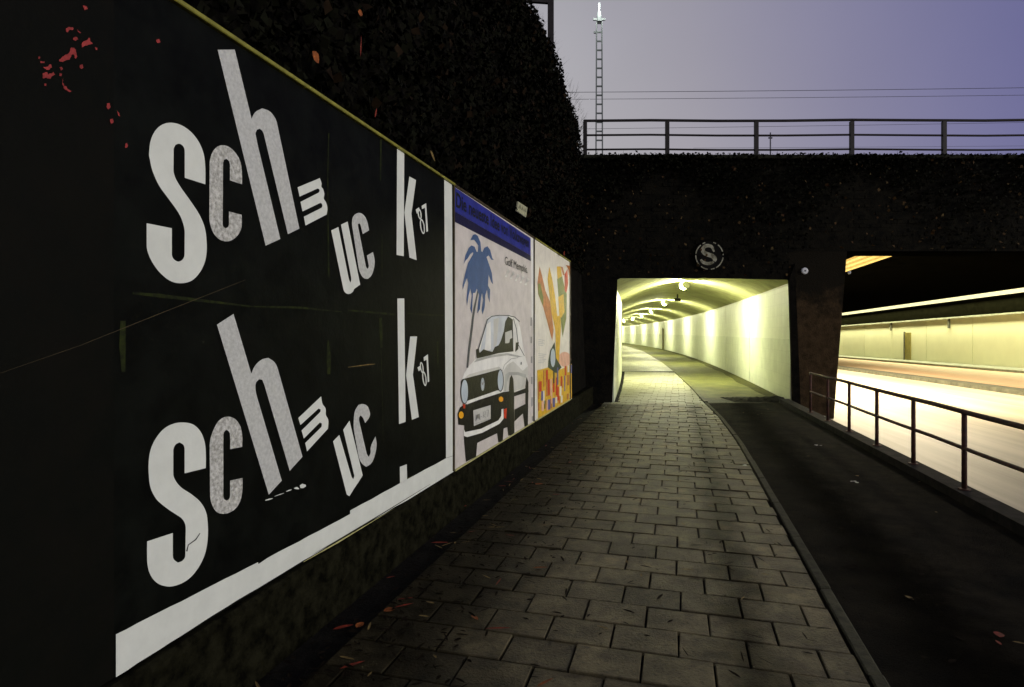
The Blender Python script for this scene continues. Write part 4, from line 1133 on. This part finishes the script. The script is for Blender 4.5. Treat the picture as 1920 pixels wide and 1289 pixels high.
# low heap of dirt in the right corner of the mouth
vs = []; fs = []
rg = random.Random(9); nx_, ny_ = 22, 12
for j in range(ny_):
    for i in range(nx_):
        a, b = i / (nx_ - 1), j / (ny_ - 1)
        x_ = 5.35 + 1.28 * a; y_ = 14.25 + 1.1 * b
        h = max(0, (a ** 1.2) * math.sin(math.pi * min(1, b * .9 + .1)) * .09 + rg.gauss(0, .008)) if 0 < a else 0
        vs.append((x_, y_, -.006 + h))
for j in range(ny_ - 1):
    for i in range(nx_ - 1):
        a = j * nx_ + i; fs.append((a, a + 1, a + 1 + nx_, a + nx_))
me = bpy.data.meshes.new('dirt_heap'); me.from_pydata(vs, [], fs); me.materials.append(M['bed'])
tag(link_mesh('dirt_heap', me), 'low dark heap of dirt and leaves in the right corner of the passage mouth', 'dirt', kind='stuff')

# ================================================================== ROAD UNDERPASS
uw = empty('underpass_wall', (ux(24.3, 50), 50, rz(50)), 'long pale yellow wall on the far side of the road underpass', 'wall')
zw = lambda y: 3.41 - .0134 * y
jy = [8.6 + 7 * k for k in range(16)]
for ya, yb in zip(jy, jy[1:]):
    a, b = ya + .03, yb - .03
    mb = MB(); mb.hexa([(ux(24.3, a), a, rz(a) - .2), (ux(24.5, a), a, rz(a) - .2), (ux(24.5, b), b, rz(b) - .2), (ux(24.3, b), b, rz(b) - .2),
                        (ux(24.3, a), a, zw(a)), (ux(24.5, a), a, zw(a)), (ux(24.5, b), b, zw(b)), (ux(24.3, b), b, zw(b))])
    mb.build('wall_panel', M['uwall'], uw)
def ubar(name, m, c0, c1, h0, h1, y0, y1, parent):
    mb = MB()
    mb.hexa([(ux(c0, y0), y0, h0 - .0134 * y0), (ux(c1, y0), y0, h0 - .0134 * y0), (ux(c1, y1), y1, h0 - .0134 * y1), (ux(c0, y1), y1, h0 - .0134 * y1),
             (ux(c0, y0), y0, h1 - .0134 * y0), (ux(c1, y0), y0, h1 - .0134 * y0), (ux(c1, y1), y1, h1 - .0134 * y1), (ux(c0, y1), y1, h1 - .0134 * y1)])
    return mb.build(name, m, parent)
ubar('joint_backing', M['median'], 24.51, 24.7, -.4, 3.40, 8, 112, uw)
ubar('cable_pipe', M['walk'], 24.10, 24.22, 3.40, 3.52, 8, 112, uw)
ubar('dark_beam', M['ubeam'], 24.20, 25.0, 3.53, 4.92, 8, 112, uw)
for y_ in (57.6, 46.8):
    mb = MB(); mb.bar((ux(24.25, y_), y_, zw(y_) + .05), (ux(24.25, y_), y_, zw(y_) - .75), .16); mb.build('drain_spout', M['median'], uw)
# niche door
nd = empty('niche_door', (ux(24.28, 54), 54, rz(54)), 'tall narrow ochre door in the yellow underpass wall', 'door')
mb = MB(); mb.hexa([(ux(24.22, 53.5), 53.5, -1.05), (ux(24.298, 53.5), 53.5, -1.05), (ux(24.298, 54.6), 54.6, -1.05), (ux(24.22, 54.6), 54.6, -1.05), (ux(24.22, 53.5), 53.5, 1.70), (ux(24.298, 53.5), 53.5, 1.70), (ux(24.298, 54.6), 54.6, 1.70), (ux(24.22, 54.6), 54.6, 1.70)])
mb.build('leaf', M['door'], nd)
mb = MB(); mb.hexa([(ux(24.16, 54.62), 54.62, -1.05), (ux(24.298, 54.62), 54.62, -1.05), (ux(24.298, 54.75), 54.75, -1.05), (ux(24.16, 54.75), 54.75, -1.05), (ux(24.16, 54.62), 54.62, 1.78), (ux(24.298, 54.62), 54.62, 1.78), (ux(24.298, 54.75), 54.75, 1.78), (ux(24.16, 54.75), 54.75, 1.78)])
mb.build('frame', M['median'], nd)
# near wall, soffit, end
ubar('near_wall', M['uwall'], 4.3, 4.72, -1.2, 5.2, TS + 1.21, 112, br)
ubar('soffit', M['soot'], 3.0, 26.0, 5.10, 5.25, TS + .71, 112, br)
mb = MB(); mb.box(20, 60, 112.1, 112.6, -2.5, 5.2); mb.build('far_portal_wall', M['soot'], br)

# far strip light
sl = empty('strip_light', (ux(24.1, 40), 40, 4.5), 'long bright strip light under the soffit above the yellow wall', 'lamp')
ubar('housing', M['ubeam'], 24.06, 24.19, 5.00, 5.09, 14.95, 110, sl)
ubar('tube', M['tubelight'], 23.98, 24.17, 4.74, 4.995, 14.95, 110, sl)
# louvred lights over the near lanes
lv = empty('louvre_light', (9, 26, 4.6), 'amber louvred ceiling light with three bands behind the pier', 'lamp')
for c0 in (7.85, 8.30, 8.75):
    ubar('light_band', M['louvre'], c0, c0 + .23, 4.68, 4.76, 16.0, 60, lv)
def area(name, parent, c, y0, y1, h, w, energy, spread, col):
    a = bpy.data.lights.new(name, 'AREA'); a.shape = 'RECTANGLE'; a.size = w; a.size_y = (y1 - y0) * 1.02
    a.energy = energy; a.color = col; a.spread = math.radians(spread)
    o = bpy.data.objects.new(name, a); C.objects.link(o)
    ym = (y0 + y1) / 2
    p = Vector((ux(c, ym), ym, h - .0134 * ym)); o.parent = parent; o.location = p - parent.location
    o.rotation_euler = (math.radians(-.77), 0, -math.atan(MU))
    return o
area('headlight_fill', lv, 9.1, 16.5, 42, 4.66, 1.4, 5000, 165, (1.0, 0.85, 0.58))  # added light, stands in for car headlights on the near lanes
area('strip_downlight', sl, 23.7, 14.95, 105, 4.60, .3, 4900, 150, (1.0, 0.96, 0.60))

# ================================================================== PATH RAILING
dr_ = Vector((MR, 1, 0)).normalized(); nr_ = Vector((1, -MR, 0)).normalized()
rx = lambda y: XR + MR * y
# low wall carrying the railing, down to the road
mb = MB()
for ya, yb in zip(frange(-8, TS - .004, 16), frange(-8, TS - .004, 16)[1:]):
    mb.hexa([(rx(ya) - .10, ya, -1.2), (rx(ya) + .12, ya, -1.2), (rx(yb) + .12, yb, -1.2), (rx(yb) - .10, yb, -1.2), (rx(ya) - .10, ya, .085), (rx(ya) + .12, ya, .085), (rx(yb) + .12, yb, .085), (rx(yb) - .10, yb, .085)])
tag(mb.build('low_wall', mat('low_wall_concrete', (0.022, 0.020, 0.017), .9, .1, var=.4, vscale=8, bump=.6, bscale=30)), 'low dark concrete wall between path and road under the rusty railing', 'wall')
pr = empty('path_railing', (rx(6), 6, .085), 'rusty two-rail railing between the path and the bright road', 'railing')
y0, y1 = -2.6, 11.80
for z_, r_ in ((.862, .026), (.498, .021)):
    pts = [(rx(q), q, z_ + .004 * math.sin(q * 2.1)) for q in frange(y0, y1, 14)]
    mb = MB(); mb.tube(pts, r_, 8); mb.build('rail', M['rust'], pr, smooth=True)
for k in range(13):
    q = 11.78 - 1.165 * k
    mb = MB(); mb.tube([(rx(q), q, .07), (rx(q), q, .845)], .024, 8); p_ = mb.build('post', M['rust'], pr, smooth=True)
    mb = MB(); mb.lathe([(.055, .086), (.055, .098)], (rx(q), q, 0), n=10); mb.build('base_plate', M['rust'], pr)

# ================================================================== SIGNS
Sx, Sz = at(1328.7, 480.3, TS).x, at(1328.7, 480.3, TS).z
sg = empty('round_sign', (Sx, TS - .06, Sz), 'round dark sign with a worn white letter S above the passage', 'sign')
mb = MB(); mb.lathe([(.345, 0), (.345, .03)], (Sx, TS - .06, Sz), axis=(0, 1, 0), n=36); mb.build('disc', mat('sign_black', (.0035, .0035, .003), .7, .08, var=.3), sg)
def xz_flat(name, polys, m, y, parent):
    bm = bmesh.new(); o0 = Vector(parent.location)
    for pl in polys:
        f = bm.faces.new([bm.verts.new(Vector((x, y, z)) - o0) for x, z in pl]); f.normal_update()
        if f.normal.y > 0: f.normal_flip()
    bmesh.ops.triangulate(bm, faces=bm.faces, ngon_method='EAR_CLIP')
    me = bpy.data.meshes.new(name); bm.to_mesh(me); bm.free(); me.materials.append(m)
    return link_mesh(name, me, parent)
arcs = []
for a0, a1 in ((-62, -8), (2, 52), (62, 74), (108, 120), (130, 172), (178, 222), (232, 262), (276, 292)):
    st_ = [(Sx + .325 * math.cos(math.radians(a)), Sz + .325 * math.sin(math.radians(a))) for a in np.linspace(a0, a1, 8)]
    arcs.append(stroke(st_, .026))
xz_flat('ring', arcs, M['signpaint'], TS - .0622, sg)
zs_ = .01271 / 4.465
sp = [(300,148),(285,112),(262,98),(228,100),(208,124),(212,150),(240,168),(285,184),(307,208),(300,226)]
sp2 = [(188,212),(205,232),(240,246),(275,243),(298,232)]
f_ = lambda pts: [(Sx + (x - 262) * zs_, Sz - (y - 180) * zs_) for x, y in pts]
def dens(pts):
    o = []
    for i in range(len(pts) - 1):
        p0, p1_, p2_, p3 = pts[max(i - 1, 0)], pts[i], pts[i + 1], pts[min(i + 2, len(pts) - 1)]
        for q in range(4):
            t = q / 4
            o.append(tuple(.5 * (2 * p1_[d] + (p2_[d] - p0[d]) * t + (2 * p0[d] - 5 * p1_[d] + 4 * p2_[d] - p3[d]) * t * t + (3 * p1_[d] - p0[d] - 3 * p2_[d] + p3[d]) * t ** 3) for d in (0, 1)))
    return o + [pts[-1]]
w1 = [w * zs_ for w in np.interp(np.linspace(0, 1, 37), [0, .15, .4, .6, .85, 1], [12, 26, 30, 36, 38, 26])]
w2 = [w * zs_ for w in np.interp(np.linspace(0, 1, 17), [0, .3, .7, 1], [14, 26, 26, 14])]
xz_flat('letter', [stroke(f_(dens(sp)), w1), stroke(f_(dens(sp2)), w2)], M['signpaint'], TS - .0625, sg)
for px, py, r_, lab in ((1508, 508.5, .078, 'small round white enamel plate on the bridge beside the passage'), (1591.5, 511.5, .036, 'tiny white disc at the upper corner of the pier')):
    p = at(px, py, TS)
    e_ = empty('round_plate', (p.x, TS - .04, p.z), lab, 'plate', 'white enamel discs on the bridge')
    mb = MB(); mb.lathe([(r_ * .8, .0), (r_, .012), (r_, .042)], (p.x, TS - .045, p.z), axis=(0, 1, 0), n=20); mb.build('plate', M['enamel'], e_)
    mb = MB(); mb.lathe([(r_ * .22, 0), (r_ * .22, .02)], (p.x, TS - .055, p.z), axis=(0, 1, 0), n=8); mb.build('bolt', M['darkfit'], e_)

# ================================================================== BEHIND THE BRIDGE
YM = 40.0
mx = at(1123.5, 0, YM).x
ms = empty('light_mast', (mx, YM, BT + .08), 'tall ladder-like steel floodlight mast behind the bridge railing', 'mast')
zt_ = at(0, 42, YM).z
hw0, hw1 = .255, .175
for sd in (-1, 1):
    mb = MB(); mb.bar((mx + sd * hw0, YM, BT + .05), (mx + sd * hw1, YM, zt_), .075, .12, up=(0, 1, 0)); mb.build('leg', M['steel'], ms)
zz = BT + .3
while zz < zt_ - .1:
    t = (zz - BT) / (zt_ - BT); hw = hw0 + (hw1 - hw0) * t
    mb = MB(); mb.box(mx - hw + .04, mx + hw - .04, YM - .045, YM + .045, zz, zz + .085); mb.build('batten', M['steel'], ms)
    zz += .605
mb = MB(); mb.box(mx - .40, mx + .40, YM - .06, YM + .06, zt_ + .12, zt_ + .24); mb.build('cross_arm', M['steel'], ms)
mb = MB(); mb.lathe([(.19, 0), (.15, .45), (.06, .8), (.06, 1.25)], (mx, YM, zt_ + .01), n=10); mb.build('spire', M['steel'], ms)
mb = MB(); mb.box(mx - .36, mx - .20, YM - .06, YM + .06, zt_ - .75, zt_ - .62); mb.build('switch_box', M['steel'], ms)
zl_ = at(0, -4, YM).z
mb = MB(); mb.box(mx - .62, mx + .62, YM - .10, YM + .10, zl_ + .06, zl_ + .14); mb.build('lamp_bar', M['steel'], ms)
for q in range(4):
    xx = mx - .48 + .32 * q
    mb = MB(); mb.lathe([(.13, -.05), (.13, .03)], (xx, YM - .2, zl_ - .02), axis=(0, .5, .8), n=12); mb.build('floodlight', M['masthead'], ms)
ld = bpy.data.lights.new('flood_light', 'POINT'); ld.energy = 420; ld.color = (.95, 1, .92); ld.shadow_soft_size = .15
lo = bpy.data.objects.new('flood_light', ld); C.objects.link(lo); lo.parent = ms; lo.location = Vector((0, -.75, zl_ - BT - .35))

def wire(name, px0, py0, px1, py1, Y, sag, r, label):
    a = at(px0, py0, Y); b = at(px1, py1, Y); pts = []
    for q in range(25):
        t = q / 24; p = a.lerp(b, t); p.z -= sag * 4 * t * (1 - t) * 0.25; pts.append(p)
    mb = MB(); mb.tube(pts, r, 5); return tag(mb.build(name, M['wire']), label, 'wire', 'overhead wires above the tracks')
wire('overhead_wire', 700, 174.5, 2700, 150, 44, .9, .020, 'upper of the two overhead wires crossing the sky above the railing')
wire('overhead_wire', 700, 188, 2700, 166, 44, .7, .017, 'lower of the two overhead wires crossing the sky above the railing')
wire('overhead_wire', 700, 246, 2700, 214, 44, .6, .014, 'thin wire rising just under the top rail of the bridge railing')
wire('overhead_wire', 1300, 278, 2900, 262, 60, .5, .014, 'faint wire between the lower rails of the bridge railing')
mf = at(1444.5, 292, 90); mt_ = at(1444.5, 249, 90)
fm = empty('signal_mast', (mf.x, 90, BT + .08), 'thin distant mast seen between the second and third railing posts', 'mast')
mb = MB(); mb.tube([(mf.x, 90, BT), (mf.x, 90, mt_.z)], [.16, .10], 8); mb.build('column', M['wire'], fm)
mb = MB(); mb.box(mf.x - .28, mf.x + .28, 89.9, 90.1, mt_.z - .9, mt_.z - .7); mb.build('cross_arm', M['wire'], fm)

# ================================================================== LEAVES AND LITTER
def leaf_shape(mb, p, L, w, ang, up=(0, 0, 1), lift=.006):
    up = Vector(up).normalized()
    d = Vector((math.cos(ang), math.sin(ang), 0)) if up.z > .9 else (DIR * math.cos(ang) + Vector((0, 0, 1)) * math.sin(ang))
    s = up.cross(d)
    pr_ = [(0, 0), (.2, .38), (.5, .5), (.8, .3), (1, 0)]
    n = []
    for t, k in pr_:
        n.append(p + d * (L * (t - .5)) + s * (w * k) + up * (lift + .25 * w * k))
    for t, k in pr_[-2:0:-1]:
        n.append(p + d * (L * (t - .5)) - s * (w * k) + up * (lift + .1 * w * k))
    c = p + up * lift
    b = [c] + n
    mb.add(b, [(0, i, i % (len(n)) + 1) for i in range(1, len(n) + 1)])
# single bright leaves (picture places measured on the ground)
single = [
    ((1013, 1066), .11, .022, .1, 'leaf_orange', 'narrow orange leaf lying alone on a slab left of the path centre'),
    ((935, 1180), .15, .014, .05, 'leaf_red', 'thin red leaf stalk lying near the near left slabs'),
    ((730, 1146), .07, .05, .4, 'leaf_orange', 'broad orange leaf beside the red stalk near the gutter'),
    ((758, 1137), .12, .016, .5, 'leaf_red', 'slim red leaf touching the broad orange one near the gutter'),
    ((661, 1249), .13, .022, .6, 'leaf_red', 'bright red leaf lowest on the dark litter by the wall'),
    ((675, 1174), .07, .045, 1.2, 'leaf_orange', 'orange leaf curled at the edge of the gutter'),
    ((644, 1178), .12, .03, .5, 'leaf_red', 'red leaf spray right against the gutter edge'),
    ((930, 990), .17, .016, .02, 'leaf_straw', 'long straw-coloured stem lying across two slabs'),
    ((825, 1019), .14, .024, .02, 'leaf_red', 'red leaf lying flat just past the gutter'),
    ((870, 950), .06, .05, .8, 'leaf_red', 'small scarlet leaf in the dark gutter'),
    ((1022, 1282), .11, .016, .7, 'leaf_orange', 'orange leaf at the bottom edge of the picture'),
    ((890, 1160), .07, .03, 2.2, 'leaf_orange', 'small curled orange leaf amid dark litter left of centre'),
    ((1010, 909), .10, .05, .2, 'leaf_orange', 'rust-brown leaf on the left slabs halfway to the passage'),
    ((1873, 1192), .07, .05, 1.0, 'leaf_red', 'red leaf alone on the dark asphalt at the right'),
    ((1448, 775), .22, .09, .1, 'ivy2', 'brown-red leaf clump in front of the passage corner'),
    ((1872, 1207), .05, .02, 1.4, 'leaf_red', 'tiny red leaf bit under the lone red leaf at right'),
]
for (px, py), L, w, a, m, lab in single:
    p = ground(px, py)
    mb = MB(); leaf_shape(mb, p, L, w, a)
    tag(mb.build('fallen_leaf', M[m]), lab, 'leaf', 'bright leaves fallen on the path')
for px, py, L, w, a, m, lab in ((590, 108, .075, .06, -.6, 'leaf_orange', 'vivid orange leaf in the ivy above the black poster'), (675, 87, .15, .012, 1.5, 'leaf_red', 'thin red creeper stalk hanging in the ivy'),
                                (703, 212, .08, .02, 1.2, 'leaf_red', 'small red leaf just above the yellow poster trim'), (1057, 475, .12, .09, .3, 'leaf_red', 'red leaf beside the top corner of the yellow poster'),
                                (674, 25, .06, .04, .2, 'leaf_orange', 'dull orange leaf at the top of the ivy'), (810, 293, .12, .03, -.6, 'leaf_straw', 'pale dead leaf just above the poster trim')):
    u_, z_ = wall_uz(px, py); p = wp(u_, z_, .0)
    cm = Vector((0, 0, EYE)); dd = (p - cm); p = cm + dd * .955
    mb = MB(); leaf_shape(mb, p, L * .955, w * .955, a, up=NRM)
    tag(mb.build('ivy_leaf', M[m]), lab, 'leaf', 'coloured leaves in the wall ivy')
# litter that nobody could count
def litter(name, n, fn, mats, label, Lr, wr):
    root = None
    for m, share in mats:
        mb = MB()
        for _ in range(int(n * share)):
            p = fn()
            leaf_shape(mb, p, random.uniform(*Lr), random.uniform(*wr), random.uniform(0, 6.28), lift=random.uniform(.003, .02))
        me = bpy.data.meshes.new(name); me.from_pydata(mb.v, [], mb.f); me.materials.append(M[m])
        tag(link_mesh(name, me), label, 'leaf litter', kind='stuff')
def near_wall():
    y = 1.5 + 12.5 * random.random() ** 1.3
    return Vector((XW + ML * y + .10 + abs(random.gauss(0, .55)), y, 0))
litter('leaf_litter', 1900, near_wall, (('leaf_dark', .80), ), 'dark rotten leaves thick along the foot of the wall', (.02, .075), (.005, .024))
litter('leaf_litter', 110, near_wall, (('leaf_red', .30), ('leaf_straw', .5)), 'scattered red and straw leaf bits along the wall', (.04, .13), (.006, .02))
def on_path():
    y = 2 + 12 * random.random(); return Vector((XW + ML * y + .3 + random.uniform(0, 2.6), y, 0))
litter('twig_litter', 420, on_path, (('leaf_dark', .8), ('leaf_straw', .2)), 'dark twigs and leaf bits strewn over the slabs', (.03, .12), (.006, .02))
def on_verge():
    y = 3 + 11 * random.random(); return Vector((random.uniform(kerbx(y) + .15, rx(y) - .15), y, -.012))
litter('verge_litter', 230, on_verge, (('leaf_dark', .95), ('leaf_straw', .045)), 'small leaves and bits strewn over the dark asphalt', (.02, .07), (.012, .04))
for px, py, lab in ((1398, 876, 'white paper scrap on the kerb edge of the paving'), (1602, 907, 'pale crumpled scrap on the near dark asphalt'), (1532, 838, 'yellowish scrap nearest the low wall on the asphalt'), (1546, 783, 'white scrap on the asphalt in front of the pier')):
    p = ground(px, py); mb = MB()
    for _ in range(4): leaf_shape(mb, p + Vector((random.gauss(0, .02), random.gauss(0, .02), .012)), .05, .03, random.uniform(0, 6), lift=random.uniform(.002, .02))
    tag(mb.build('paper_scrap', M['p_lgrey']), lab, 'paper scrap', 'paper scraps on the path')

# lettering and small marks too fine to pick apart stay one part each
for o in bpy.data.objects:
    if o.name.split('.')[0] in ('headline', 'number_plate_text_print', 'note_print', 'small_text_print', 'plate_marks', 'car_outline_print'):
        o['kind'] = 'stuff'
